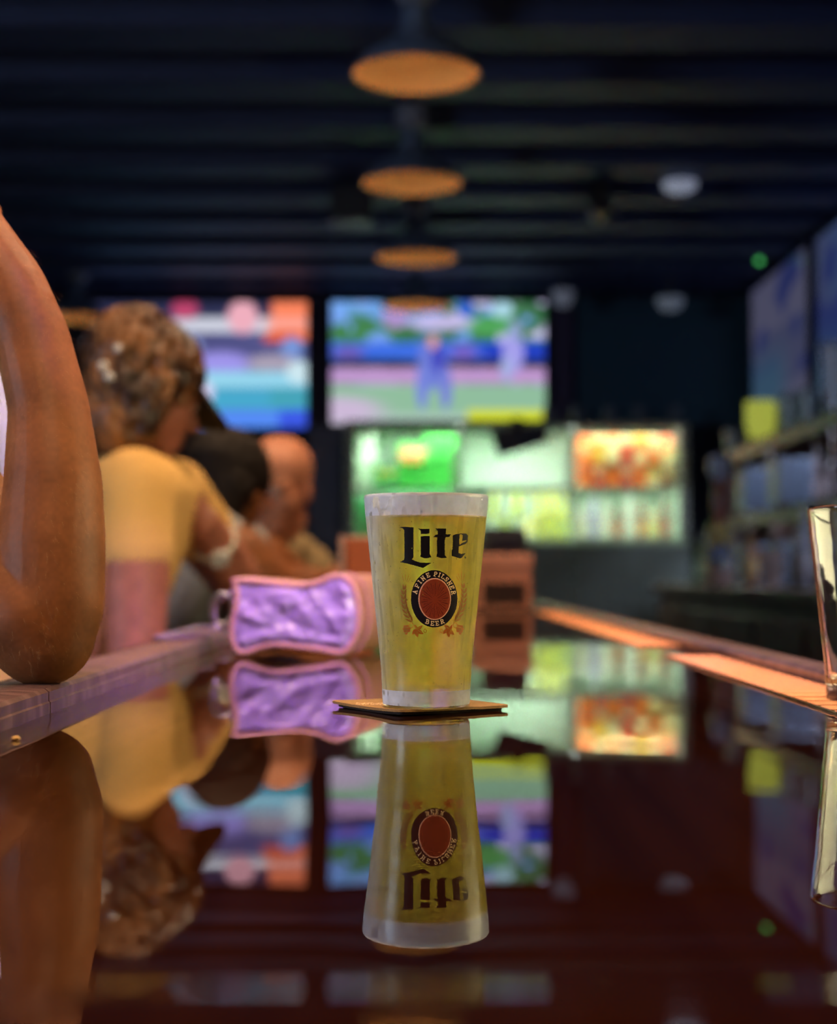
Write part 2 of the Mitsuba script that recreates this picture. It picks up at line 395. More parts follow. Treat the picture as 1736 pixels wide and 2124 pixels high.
def on_glass(poly, off, edge=.0011):
    """A print: the polygon (photograph pixels) laid on the outside of the glass as a thin skin."""
    out = []
    for g in getattr(poly, 'geoms', [poly]):
        if g.is_empty or g.geom_type != 'Polygon': continue
        v, f = trimesh.creation.triangulate_polygon(g, engine='earcut')
        v = np.c_[np.asarray(v), np.zeros(len(v))]
        v, f = trimesh.remesh.subdivide_to_size(v, f, 4.0, max_iter=12)
        out.append(trimesh.Trimesh(v, f, process=True))
    m = trimesh.util.concatenate(out); q = m.vertices.copy(); x = q[:, 0]; y = q[:, 1]
    d = np.full(len(q), 1.045)
    for _ in range(4):
        a, b = (x - W / 2) / F, (H / 2 - y) / F
        yy = CP - b * SP
        X = a * d / yy; Z = CZ + (SP + b * CP) * d / yy
        R = r_out(Z - GZ) + off
        s = np.clip((X - GX) / R, -.98, .98)
        d = GY - R * np.sqrt(1 - s * s)
    m.vertices = np.stack([GX + R * s, d, Z], 1)
    n = m.face_normals.mean(0)
    if n[1] > 0: m.invert()
    return m


def zc(pts, s=7.586, ox=800, oy=1070): return [(ox + x / s, oy + y / s) for x, y in pts]
def poly(pts): return Polygon(zc(pts)).buffer(0)
scene['ink'] = two({'type': 'principled', 'base_color': VC, 'roughness': 0.45, 'specular': 0.3})
INK = (.006, .004, .006)
word = {
 'L': poly([(205, 180), (255, 172), (330, 172), (380, 178), (438, 180), (436, 655), (412, 685), (470, 712), (540, 735), (718, 740), (590, 818), (560, 812), (340, 750), (228, 728), (288, 690), (296, 655), (292, 225), (268, 195)]),
 'i': union_all([poly([(508, 198), (580, 206), (690, 205), (687, 275), (640, 284), (552, 285), (550, 235)]), poly([(550, 325), (600, 318), (692, 318), (692, 605), (720, 650), (640, 668), (600, 665), (538, 640), (552, 610)])]),
 't': poly([(780, 200), (950, 200), (945, 290), (1024, 290), (1000, 332), (945, 335), (930, 380), (930, 620), (967, 660), (880, 668), (798, 640), (810, 590), (805, 390), (812, 337), (748, 337), (780, 300), (820, 290), (818, 240)]),
 'e': poly([(1060, 302), (1100, 290), (1180, 276), (1270, 278), (1294, 312), (1286, 410), (1258, 440), (1150, 482), (1145, 585), (1190, 600), (1260, 585), (1190, 665), (1160, 668), (1038, 630), (1038, 540), (1050, 520), (1056, 400), (1054, 320)]).difference(poly([(1164, 292), (1196, 290), (1211, 312), (1203, 398), (1268, 380), (1270, 396), (1200, 430), (1160, 460), (1157, 400)]))}
for k, g in word.items():
    add('letter', on_glass(g, .00012), 'ink', INK, True, parent=glass, label=f'printed black letter {k}')
add('trademark', on_glass(Point(*zc([(1252, 655)])[0]).buffer(1.9), .00012), 'ink', INK, True, parent=glass)


def ell(cx, cy, rx, ry, n=72):
    t = np.arange(n) * 2 * math.pi / n
    return poly(np.stack([cx + rx * np.cos(t), cy + ry * np.sin(t)], 1))
add('emblem_oval', on_glass(ell(763, 1305, 365, 450), .00010), 'ink', (.010, .006, .009), True, parent=glass, label='printed black oval ring')
add('emblem_border', on_glass(ell(770, 1308, 258, 332).difference(ell(772, 1310, 239, 313)), .00022), 'ink', (.78, .40, .26), True, parent=glass, label='thin pink ring inside the oval')
em = add('emblem_field', on_glass(ell(772, 1310, 239, 313), .00020), 'ink', (.30, .045, .018), True, parent=glass, label='red oval field')
rays = []
for k in range(36):
    a = k * 2 * math.pi / 36 + .05
    lo, hi = (.20 + .12 * (k % 3), .80 + .12 * (k % 2))
    c, s = math.cos(a), math.sin(a)
    w = .020 + .012 * (k % 2)
    q = [(772 + 225 * (r * c - e * s), 1325 + 292 * (r * s + e * c)) for r, e in ((lo, -w * .4), (hi, -w), (hi + .03, 0), (hi, w), (lo, w * .4))]
    rays.append(poly(q).intersection(ell(772, 1310, 225, 298)))
add('emblem_rays', on_glass(union_all(rays), .00030), 'ink', (.17, .022, .012), True, parent=glass, label='fine dark rays in the red field')

# slab-serif capitals as strokes on a 0..1 square (y down)
LET = {'A': [[(.12, 1), (.5, 0), (.88, 1)], [(.28, .64), (.72, .64)], [(0, 1), (.28, 1)], [(.72, 1), (1, 1)]],
       'F': [[(.2, 0), (.2, 1)], [(.05, 0), (.9, 0), (.9, .2)], [(.2, .5), (.65, .5)], [(.02, 1), (.42, 1)]],
       'I': [[(.5, 0), (.5, 1)], [(.25, 0), (.75, 0)], [(.25, 1), (.75, 1)]],
       'N': [[(.15, 1), (.15, 0), (.85, 1), (.85, 0)], [(0, 1), (.32, 1)], [(.68, 0), (1, 0)]],
       'E': [[(.2, 0), (.2, 1)], [(.05, 0), (.88, 0), (.88, .2)], [(.2, .5), (.62, .5)], [(.05, 1), (.9, 1), (.9, .8)]],
       'P': [[(.22, 1), (.22, 0), (.65, 0), (.88, .14), (.88, .40), (.65, .54), (.22, .54)], [(.04, 1), (.45, 1)]],
       'L': [[(.25, 0), (.25, 1), (.9, 1), (.9, .74)], [(.06, 0), (.48, 0)]],
       'S': [[(.84, .24), (.84, .06), (.5, 0), (.18, .1), (.2, .36), (.5, .5), (.82, .64), (.84, .9), (.5, 1), (.16, .94), (.16, .74)]],
       'R': [[(.2, 1), (.2, 0), (.62, 0), (.85, .13), (.85, .38), (.62, .52), (.2, .52)], [(.52, .52), (.86, 1), (1, 1)], [(.02, 1), (.42, 1)]],
       'B': [[(.2, 0), (.2, 1)], [(.04, 0), (.62, 0), (.82, .12), (.80, .36), (.6, .48), (.2, .48)], [(.6, .48), (.9, .62), (.88, .88), (.66, 1), (.04, 1)]]}
def letter_shape(ch, cx, cy, ang, h=62, w=54):
    if ch == 'I': w *= .72
    s = union_all([LineString([((x - .5) * w, (y - .5) * h) for x, y in st]).buffer(6.6, cap_style='square', join_style='mitre') for st in LET[ch]])
    s = affinity.translate(affinity.rotate(s, ang, origin=(0, 0)), cx, cy)
    return affinity.scale(affinity.translate(s, 0, 0), 1 / 7.586, 1 / 7.586, origin=(0, 0))
def put(ch, cx, cy, ang):
    g = affinity.translate(letter_shape(ch, cx, cy, ang), 800, 1070)
    add('emblem_letter', on_glass(g, .00026), 'ink', (.86, .62, .34), True, parent=glass)
for ch, t in zip('AFINEPILSNER', (-74, -58.5, -47, -34.5, -18, 4, 15.5, 26.5, 38.5, 51, 63, 75.5)):
    a = math.radians(t)
    x, y = 763 + 312 * math.sin(a), 1305 - 391 * math.cos(a)
    put(ch, x, y, math.degrees(math.atan2(391 * math.sin(a), 312 * math.cos(a))))
for ch, x, y, an in (('B', 657, 1665, 17), ('E', 735, 1692, 6), ('E', 812, 1690, -7), ('R', 889, 1662, -19)):
    put(ch, x, y, an)


def grain(cx, cy, ang, L, w):
    t = np.linspace(0, 1, 11); prof_ = w * np.sin(math.pi * t ** .8) ** .9
    pts = np.vstack([np.c_[t * L, prof_], np.c_[t[::-1] * L, -prof_[::-1] * .55]])
    c, s = math.cos(ang), math.sin(ang)
    return poly(np.c_[cx + pts[:, 0] * c - pts[:, 1] * s, cy + pts[:, 0] * s + pts[:, 1] * c])


def sprig(mirror):
    fx = (lambda x: 1502 - x) if mirror else (lambda x: x)
    st = spline([(430, 1690), (345, 1570), (290, 1400), (275, 1230), (300, 1080), (350, 985)], 60)
    if mirror: st = st - [0, 20]
    gs = [LineString([(fx(x), y) for x, y in st[:44]])]
    gs = [affinity.affine_transform(gs[0].buffer(3), [1 / 7.586, 0, 0, 1 / 7.586, 800, 1070])]
    for k in range(8):
        i = 2 + k * 6; tan = st[i + 2] - st[i]; an = math.atan2(tan[1], tan[0])
        for sd in (-1, 1):
            a = an + sd * (.42 if k < 7 else .2)
            L = 122 - 4 * k
            x0, y0 = st[i] + (6 * sd) * np.array([-tan[1], tan[0]]) / np.linalg.norm(tan)
            gs.append(grain(fx(x0), y0, math.pi - a if mirror else a, L, 21 if (sd > 0) != mirror else 19))
    for k, (dx, dy, L) in enumerate(((-40, -60, 150), (0, -80, 160), (45, -60, 140), (70, -20, 120))):
        a = math.atan2(-1, -.25 + .28 * k)
        x0, y0 = st[52] + [dx * .5, dy * .4]
        gs.append(grain(fx(x0), y0, math.pi - a if mirror else a, L, 6))
    return union_all(gs)
for mir in (False, True):
    add('wheat_sprig', on_glass(sprig(mir), .00012), 'ink', (.21, .066, .010), True, parent=glass, label='printed golden brown ear of grain')
for cx, fl in ((490, 1), (1005, -1)):
    gs = []
    for a, L, w in ((-35, 110, 30), (35, 130, 38), (85, 130, 40), (130, 115, 34), (-120, 85, 24)):
        an = math.radians(a if fl > 0 else 180 - a)
        gs.append(grain(cx, 1785, an, L, w).difference(grain(cx, 1785, an, L * .8, 4)))
    for hx, hy, r in ((-90, -60, 36), (130, 25, 26)):
        gs.append(ell(cx + fl * hx, 1785 + hy, r, r * 1.25, 30).difference(ell(cx + fl * hx, 1785 + hy, r - 8, r * 1.25 - 8, 30)))
    add('hop_leaves', on_glass(union_all(gs), .00012), 'ink', (.38, .085, .010), True, parent=glass, label='printed orange hop leaves')
    gs = [ell(cx + fl * (-160 + dx), 1790 + dy, 23, 19, 14) for dx, dy in ((-30, -50), (10, -55), (-45, -12), (0, -15), (38, -18), (-28, 25), (14, 24), (-6, 60), (36, 20))]
    add('hop_cone', on_glass(union_all(gs), .00012), 'ink', (.34, .085, .010), True, parent=glass, label='printed orange hop cone')

# coaster
cs = Polygon([(-.0475, -.0475), (.0475, -.0475), (.0475, .0475), (-.0475, .0475)]).buffer(-.007).buffer(.007)
v2, f2 = trimesh.creation.triangulate_polygon(cs, engine='earcut')
v2, f2 = trimesh.remesh.subdivide_to_size(np.c_[v2, np.zeros(len(v2))], f2, .006, max_iter=12)
def coaster_z(q): return .00125 * np.clip((np.hypot(q[:, 0], q[:, 1]) - .038) / .03, 0, 1) ** 1.5 * (q[:, 0] < .02)
def slab(q, f, z0, z1):
    m = trimesh.Trimesh(q, f, process=True); q = m.vertices; lift = coaster_z(q)
    e = trimesh.grouping.group_rows(m.edges_sorted, require_count=1); edge = m.edges[e]
    n = len(q); top = np.c_[q[:, :2], z1 + lift]; bot = np.c_[q[:, :2], z0 + lift]
    side = np.vstack([np.c_[edge[:, 0], edge[:, 0] + n, edge[:, 1] + n], np.c_[edge[:, 0], edge[:, 1] + n, edge[:, 1]]])
    s = trimesh.Trimesh(np.vstack([top, bot]), np.vstack([m.faces, m.faces[:, ::-1] + n, side]), process=False); s.fix_normals(); return s
ROTC = trimesh.transformations.rotation_matrix(math.radians(33), [0, 0, 1])
def lay(m, dz=0.0):
    m.apply_transform(ROTC); m.apply_translation([.0005, 1.117, ZB + dz]); return m
def card_fn(p, n, uv):
    return mix((.24, .125, .045), (.34, .19, .075), fbm(p.x * 900, p.y * 900, p.z * 900, 2))
scene['mat_card'] = two({'type': 'principled', 'base_color': proc(card_fn), 'roughness': .7, 'specular': .3})
co = thing('coaster', 'brown square card coaster with cream print under the beer glass', 'coaster')
add('card', lay(slab(v2, f2, .0022, .0040)), 'mat_card', smooth=35, parent=co)
add('painted_shade', lay(slab(v2 * [.93, .93, 1], f2, .0002, .0022)), 'mat_matte', (.03, .015, .01), 35, parent=co, label='dark layer in place of the shade under the card')  # near-black slab stands in for the shade below the card
gl = []
for row, y0, n, h in ((0, .0, 6, .0042), (1, -.0085, 7, .0034)):
    for k in range(n):
        gl.append(affinity.translate(union_all([LineString(s_).buffer(.00045) for s_ in
            ([[(0, 0), (0, h)], [(0, h), (.002, h)]], [[(0, 0), (.002, 0), (.002, h)]], [[(0, h), (.0022, h)], [(.0011, 0), (.0011, h)]])[(k + row) % 3]]), -.010 + k * .0034, y0))
pr = union_all(gl); pr = affinity.translate(affinity.rotate(pr, -33, origin=(0, 0)), -.031, .016)
pm = cat(*[trimesh.creation.extrude_polygon(g, .00015, engine='earcut') for g in getattr(pr, 'geoms', [pr])])
pm.vertices[:, 2] += .00402 + coaster_z(pm.vertices)
add('print', lay(pm), 'mat_matte', (.85, .60, .36), parent=co, label='cream printed marks')

# the empty pint glass at the right edge
EX, EY = .3385, 1.17
e2 = thing('pint_glass', 'empty clear pint glass at the right edge of the photo', 'glass')
ro = lambda h: float(r_out(h)) * 1.0
def surf2(hr, n=80):
    m = surf(hr, n, .00012); m.vertices += [EX - GX, EY - GY, ZB + .0004 - GZ]; return m
add('body', surf2([(.0022, .0001), (.0022, .020), (.0010, .0255), (0, .0270)] + [(h, ro(h)) for h in (.0003, .0008, .0015, .004, .012)] + [(h, ro(h)) for h in np.linspace(.02, HG - .005, 40)] +
    [(h, ro(h)) for h in (HG - .004, HG - .0025, HG - .0012, HG - .0004, HG)] + [(HG + .0002, .0424), (HG - .0006, .0416), (HG - .003, ro(HG - .003) - WALL)] +
    [(h, ro(h) - WALL) for h in np.linspace(HG - .006, BASE_T + .006, 40)] + low[::-1][1:]), 'glass', smooth=True, parent=e2)
def quad(o, ux, uy, nu=1, nv=1):
    o, ux, uy = map(np.asarray, (o, ux, uy))
    return (np.array([o, o + ux, o + ux + uy, o + uy], float), np.array([[0, 1, 2], [0, 2, 3]])), np.array([[0, 0], [1, 0], [1, 1], [0, 1.0]])

# ------------------------------------------------------------------ pendant lamps
def pendant(x, y, lab, lit=True):
    zr = CZ + 1.385                           # rim
    k = thing('pendant_lamp', lab, 'lamp', None)
    outer = [(.178, 0), (.179, .004), (.172, .018), (.150, .044), (.120, .066), (.090, .084), (.062, .104), (.046, .128), (.039, .155), (.036, .182), (.026, .192), (0, .193)]
    inn = [(.0, .183), (.030, .176), (.037, .150), (.043, .125), (.058, .100), (.087, .079), (.117, .061), (.147, .039), (.168, .015), (.1745, .001)]
    sh = trimesh.creation.revolve(np.array(outer), sections=56); sh.apply_translation([x, y, zr])
    li = trimesh.creation.revolve(np.array(inn), sections=56); li.apply_translation([x, y, zr])
    add('shade', sh, 'mat_satin', (.12, .16, .26), 40, parent=k, label='dark blue-grey bell shade')
    add('lining', li, 'mat_lining', None, True, parent=k, label='orange copper inside of the shade')
    add('rim_bead', lathe([(.1745, .001), (.178, -.001), (.1795, .002), (.178, .005)], (x, y, zr), 56), 'mat_satin', (.30, .15, .06), True, parent=k)
    add('stem', tube([[x, y, zr + .19], [x, y, ZC - .13]], .011, 12), 'mat_satin', (.34, .27, .17), True, parent=k, label='brass stem')
    add('canopy', lathe([(0, 0), (.030, 0), (.052, .012), (.060, .030), (.060, ZC - zr - .19 - .011), (0, ZC - zr - .19 - .011)], (x, y, zr + .20), 32), 'mat_satin', (.20, .22, .30), 40, parent=k, label='grey ceiling canopy')
    b = lathe([(0, -.032), (.018, -.027), (.029, -.012), (.031, .003), (.024, .022), (.014, .036), (.013, .055), (0, .056)], (x, y, zr + .118), 24)
    add('bulb', b, 'mat_matte', (.8, .6, .4), True, parent=k, **({'emitter': {'type': 'area', 'radiance': glow(np.array((1.0, .84, .62)) * BULB_L)}} if lit else {}))
    add('socket', lathe([(0, 0), (.016, 0), (.018, .02), (.012, .03), (0, .03)], (x, y, zr + .155), 16), 'mat_satin', (.1, .08, .05), True, parent=k)
scene['mat_lining'] = two({'type': 'principled', 'base_color': rgb((.88, .43, .14)), 'roughness': .32, 'metallic': .15, 'specular': .5})
for (px, y, lab) in ((862, 4.25, 'largest and nearest bell pendant lamp at the top of the photo, above the beer glass'), (854, 5.45, 'second bell pendant lamp from the top in the central row'),
                     (864, 6.75, 'third bell pendant lamp from the top in the central row'), (863, 7.98, 'fourth and farthest bell pendant lamp in the central row, overlapping the screen of baseball'),
                     (156, 8.35, 'bell pendant lamp at far left, just beside the raised forearm')):
    pendant((px - 868) / F * y, y, lab)

# unseen warm downlights above the frame, placed to light the counter and the guests
def unseen_downlight(x, y, i, aim=(0, 0), w=52, col=WARM):
    k = thing('unseen_downlight', 'unseen warm lamp in the ceiling, placed to light the counter and guests', 'light', 'unseen downlights over the counter')
    add('trim_ring', lathe([(.045, 0), (.075, 0), (.075, .012), (.045, .012), (.045, 0)], (x, y, ZC - .012), 32), 'mat_satin', (.04, .04, .05), True, parent=k)
    scene[f'{k}_lamp'] = {'type': 'spot', 'to_world': T().look_at(origin=[x, y, ZC - .02], target=[x + aim[0], y + aim[1], ZB], up=[0, 1, 0]), 'cutoff_angle': w, 'beam_width': w * .55,
                          'intensity': glow(np.array(col) * i)}
for x, y, i, aim in ((-.75, 1.05, .9, (.35, .1)), (-.30, 2.1, 1.0, (-.10, .25)), (-.62, 3.75, 1.1, (.15, -.2)), (.55, 1.9, 1.3, (-.15, -.3)), (.5, 3.6, 1.3, (-.3, -.3))):
    unseen_downlight(x, y, DOWN_I * i, aim)

PURPLE = (.50, .24, 1.0)
def unseen_spot(x, y, aim, i, cut, lab):  # unseen purple spots, placed to light the bag and the service rail
    k = thing('unseen_spotlight', lab, 'light'); z = ZC - .22
    o = np.array([x, y, z]); dv = np.array(aim) - o; dv /= np.linalg.norm(dv)
    c = trimesh.creation.annulus(.045, .055, .14, sections=28); c.apply_transform(trimesh.geometry.align_vectors([0, 0, 1], dv)); c.apply_translation(o - dv * .03)
    add('can', c, 'mat_satin', (.02, .02, .02), 40, parent=k)
    add('yoke', bx(x - .06, x + .06, y - .012, y + .012, z + .04, ZC + .002, .003), 'mat_satin', (.02, .02, .02), parent=k)
    scene[f'{k}_lamp'] = {'type': 'spot', 'to_world': T().look_at(origin=(o + dv * .03).tolist(), target=list(aim), up=[0, 1, .2]), 'cutoff_angle': cut, 'beam_width': cut * .75, 'intensity': glow(np.array(PURPLE) * i)}
unseen_spot(.45, .15, (-.17, 1.80, 1.12), 16, 13.5, 'unseen small purple spotlight above the frame, placed to light the lavender bag')
unseen_spot(-.35, .35, (.37, 1.75, 1.08), 4, 13, 'unseen small purple spotlight above the frame, placed to light the service rail')

# unseen long lamp above the frame, placed to light the beer and the counter
bl = thing('unseen_counter_lamp', 'unseen long warm lamp above the frame, placed to light the beer and counter', 'lamp')
lx, ly0, ly1, lz = -.05, -.55, .75, 2.50
add('hood', cat(bx(lx - .16, lx + .16, ly0, ly1, lz + .06, lz + .08), bx(lx - .16, lx - .15, ly0, ly1, lz - .03, lz + .06), bx(lx + .15, lx + .16, ly0, ly1, lz - .03, lz + .06), bx(lx - .15, lx + .15, ly0, ly0 + .01, lz - .03, lz + .06), bx(lx - .15, lx + .15, ly1 - .01, ly1, lz - .03, lz + .06)), 'mat_satin', (.03, .03, .035), parent=bl)
q, uv = quad([lx - .148, ly0 + .012, lz], [0, ly1 - ly0 - .024, 0], [.296, 0, 0])
add('diffuser', trimesh.Trimesh(*q, process=False), 'mat_matte', (.8, .8, .8), parent=bl, emitter={'type': 'area', 'radiance': glow(np.array(WARM) * LAMP_L)})
for y in (ly0 + .2, ly1 - .2): add('rod', bx(lx - .006, lx + .006, y - .006, y + .006, lz + .08, ZC + .004), 'mat_satin', (.03, .03, .03), parent=bl)

# a white fill lamp added right of the frame to brighten the beer glass
wl_ = thing('added_side_lamp', 'white fill lamp added right of the frame to brighten the beer glass', 'lamp')
q, uv = quad([1.02, 1.65, 1.25], [0, -.75, 0], [.10, 0, .50])
wm = trimesh.Trimesh(*q, process=False)
if wm.face_normals[0, 0] > 0: wm.invert()
add('panel', wm, 'mat_matte', (.8, .8, .8), parent=wl_, emitter={'type': 'area', 'radiance': glow((9.5, 8.6, 4.6))})
add('back', cat(bx(1.035, 1.06, .89, 1.66, 1.24, 1.27), bx(1.135, 1.16, .89, 1.66, 1.73, 1.76), tube([[1.06, .9, 1.26], [1.15, .9, 1.75]], .012, 8), tube([[1.06, 1.65, 1.26], [1.15, 1.65, 1.75]], .012, 8)), 'mat_satin', (.03, .03, .03), parent=wl_)
for y in (1.0, 1.55): add('rod', bx(1.142, 1.154, y - .006, y + .006, 1.75, ZC + .004), 'mat_satin', (.03, .03, .03), parent=wl_)

# small ceiling fixtures
def ceil_thing(name, lab, c, px, py, d, rx, h, col, mat='mat_satin', e=None):
    p = P(px, py, d)
    z1 = ZC - .11 if True else ZC
    k = thing(name, lab, c)
    add('body', lathe([(0, 0), (rx * .55, .004), (rx * .9, h * .45), (rx, h), (0, h)], (p[0], p[1], p[2] - h / 2), 32), mat, col, 40, parent=k, **({'emitter': {'type': 'area', 'radiance': glow(e)}} if e else {}))
    if z1 - p[2] - h / 2 > .004:
        add('stem', lathe([(0, 0), (.014, 0), (.014, z1 - p[2] - h / 2 + .12), (0, z1 - p[2] - h / 2 + .12)], (p[0], p[1], p[2] + h / 2 - .002), 12), 'mat_satin', (.05, .05, .06), True, parent=k)
ceil_thing('ceiling_light', 'pale round ceiling light at upper right, above the dark teal wall', 'light', 1410, 390, 6.3, .072, .045, (.6, .6, .65), e=(.16, .18, .24))
ceil_thing('ceiling_light', 'small pale round light hanging before the dark teal panel', 'light', 1390, 632, 8.4, .075, .07, (.6, .6, .65), e=(.04, .05, .065))
ceil_thing('ceiling_light', 'small pale light right of the baseball screen', 'light', 1168, 620, 8.5, .06, .09, (.6, .6, .65), e=(.04, .045, .06))
for lab, px, py, d, w, dp, h in (('square dark grey ceiling speaker left of the second pendant lamp', 728, 418, 6.3, .085, .09, .15), ('narrow dark grey ceiling speaker right of the pendant lamps', 1248, 410, 6.35, .04, .09, .12)):
    p = P(px, py, d); k = thing('ceiling_speaker', lab, 'speaker')
    add('box', bx(p[0] - w, p[0] + w, d, d + 2 * dp, p[2] - h / 2, p[2] + h / 2, .008), 'mat_satin', (.030, .030, .036), parent=k)
    add('grille', bx(p[0] - w * .85, p[0] + w * .85, d - .006, d + .004, p[2] - h * .42, p[2] + h * .42, .002), 'mat_satin', (.045, .045, .052), parent=k)
    add('bracket', bx(p[0] - .012, p[0] + .012, d + dp - .012, d + dp + .012, p[2] + h / 2 - .002, ZC + .004), 'mat_satin', (.03, .03, .03), parent=k)

# ------------------------------------------------------------------ screens
def rect(u, v, u0, u1, v0, v1, s=.008):
    return smoothstep(u0 - s, u0 + s, u) * smoothstep(u1 + s, u1 - s, u) * smoothstep(v0 - s, v0 + s, v) * smoothstep(v1 + s, v1 - s, v)
def oval(u, v, cu, cv, ru, rv, s=.12):
    q = dr.sqrt(dr.square((u - cu) / ru) + dr.square((v - cv) / rv))
    return smoothstep(1 + s, 1 - s, q)
def paint(base, layers):
    c = mi.Color3f(base)
    for col, w in layers:
        c = c * (1 - w) + mi.Color3f(col) * w
    return c
def baseball(p, n, uv):
    u, v = uv.x, 1 - uv.y
    crowd = noise(u * 22, v * 14); crowd2 = noise(u * 15 + 40, v * 11)
    c = mix(lin(40, 85, 60), lin(70, 135, 80), noise(u * 5, v * 7))
    c = paint(c, [(lin(120, 165, 240), smoothstep(.50, .72, crowd)), (lin(205, 200, 240), smoothstep(.62, .8, crowd2)),
                  (lin(120, 175, 250), rect(u, v, -.1, .35, -.1, .10, .04) * .8), (lin(190, 150, 220), oval(u, v, .30, .12, .06, .10) * .8), (lin(50, 100, 205), oval(u, v, .63, .06, .04, .07)), (lin(170, 215, 230), oval(u, v, .80, .07, .05, .08)),
                  (lin(80, 165, 90), oval(u, v, .74, .20, .12, .08, .4)), (lin(200, 190, 235), oval(u, v, .50, .17, .14, .06, .4)),
                  (lin(62, 110, 230), rect(u, v, -.1, 1.1, .335, .475, .03)), (lin(30, 55, 190), rect(u, v, .70, 1.1, .35, .47, .04)), (lin(130, 90, 180), oval(u, v, .62, .42, .06, .07, .5) * .7), (lin(120, 85, 160), oval(u, v, .08, .42, .07, .06, .5) * .7),
                  (lin(14, 12, 30), rect(u, v, -.1, 1.1, .475, .545, .012)),
                  (lin(192, 150, 205), rect(u, v, -.1, 1.1, .545, .68, .03)), (lin(145, 190, 158), rect(u, v, -.1, 1.1, .68, 1.1, .03)),
                  (lin(190, 205, 205), rect(u, v, -.1, 1.1, .92, 1.1, .04) * .6), (lin(205, 185, 215), oval(u, v, .03, .89, .20, .11, .5)),
                  (lin(110, 125, 215), oval(u, v, .47, .50, .065, .22, .2)), (lin(70, 75, 190), oval(u, v, .50, .46, .035, .12, .3)), (lin(225, 160, 140), oval(u, v, .475, .33, .022, .06, .3)), (lin(120, 135, 220), oval(u, v, .425, .70, .028, .18, .2)), (lin(120, 130, 215), oval(u, v, .535, .70, .028, .18, .2)),
                  (lin(165, 160, 235), oval(u, v, .85, .42, .05, .16, .2)), (lin(150, 165, 210), oval(u, v, .86, .24, .03, .08, .3)), (lin(165, 175, 225), oval(u, v, .82, .55, .03, .10, .3)),
                  (lin(212, 222, 52), rect(u, v, .635, 1.1, .885, 1.1, .006))])
    return c
def studio(p, n, uv):
    u, v = uv.x, 1 - uv.y
    c = mix(lin(60, 62, 110), lin(95, 95, 150), noise(u * 6, v * 6))
    c = paint(c, [(lin(45, 48, 80), rect(u, v, -.1, 1.1, -.1, .13, .02)), (lin(205, 208, 222), rect(u, v, .38, 1.1, .125, .245, .015)), (lin(190, 70, 110), oval(u, v, .43, .06, .06, .08, .3)), (lin(240, 175, 190), oval(u, v, .70, .12, .07, .13, .2)),
                  (lin(255, 135, 95), rect(u, v, .835, 1.1, -.1, .31, .015)), (lin(255, 170, 155), rect(u, v, .81, 1.1, .12, .22, .02) * .8), (lin(225, 95, 60), rect(u, v, .80, .97, .24, .32, .02)),
                  (lin(120, 150, 215), oval(u, v, .93, .37, .05, .09, .3)), (lin(150, 165, 215), oval(u, v, .47, .37, .04, .09, .3)), (lin(160, 150, 235), oval(u, v, .60, .50, .15, .10, .4)), (lin(170, 160, 180), oval(u, v, .84, .49, .12, .07, .3)),
                  (lin(150, 215, 238), rect(u, v, -.1, 1.1, .555, .69, .03)), (lin(205, 232, 240), oval(u, v, .965, .56, .06, .09, .3)), (lin(72, 170, 205), rect(u, v, -.1, 1.1, .69, .86, .02)), (lin(70, 165, 185), rect(u, v, .83, 1.1, .69, .86, .02)),
                  (lin(225, 215, 245), oval(u, v, .50, .72, .065, .10, .25)), (lin(85, 140, 245), rect(u, v, -.1, 1.1, .86, 1.1, .02)), (lin(60, 90, 230), rect(u, v, .87, 1.1, .86, 1.1, .02)), (lin(150, 190, 240), oval(u, v, .47, .90, .06, .10, .3))])
    return c
def blue_show(p, n, uv):
    u, v = uv.x, uv.y
    a = fbm(u * 4 + p.y * 3, v * 4, 0, 3); b = noise(u * 5 + 9, v * 6 + p.y)
    k = smoothstep(6.2, 7.6, p.y)
    c1 = paint(mi.Color3f(lin(60, 110, 180)), [(lin(45, 140, 190), smoothstep(.45, .65, a)), (lin(50, 70, 160), smoothstep(.55, .75, b)), (lin(120, 130, 170), rect(u, v, -.1, 1.1, -.1, .3, .1))])
    c2 = paint(mi.Color3f(lin(96, 100, 140)), [(lin(118, 118, 152), smoothstep(.4, .6, a)), (lin(62, 72, 140), smoothstep(.58, .78, b)), (lin(84, 122, 155), rect(u, v, -.1, .6, -.1, .4, .2))])
    return (c1 * (1 - k) + c2 * k) * .34
def unseen_lavender_show(p, n, uv):
    u, v = uv.x, uv.y
    return mix((2.9, 2.4, 5.6), (4.0, 3.2, 6.6), fbm(u * 3, v * 3, 0, 3))
def unseen_cool_show(p, n, uv):
    return mix((9., 11.5, 15.), (12., 14.5, 18.), fbm(uv.x * 3, uv.y * 3, 0, 3))
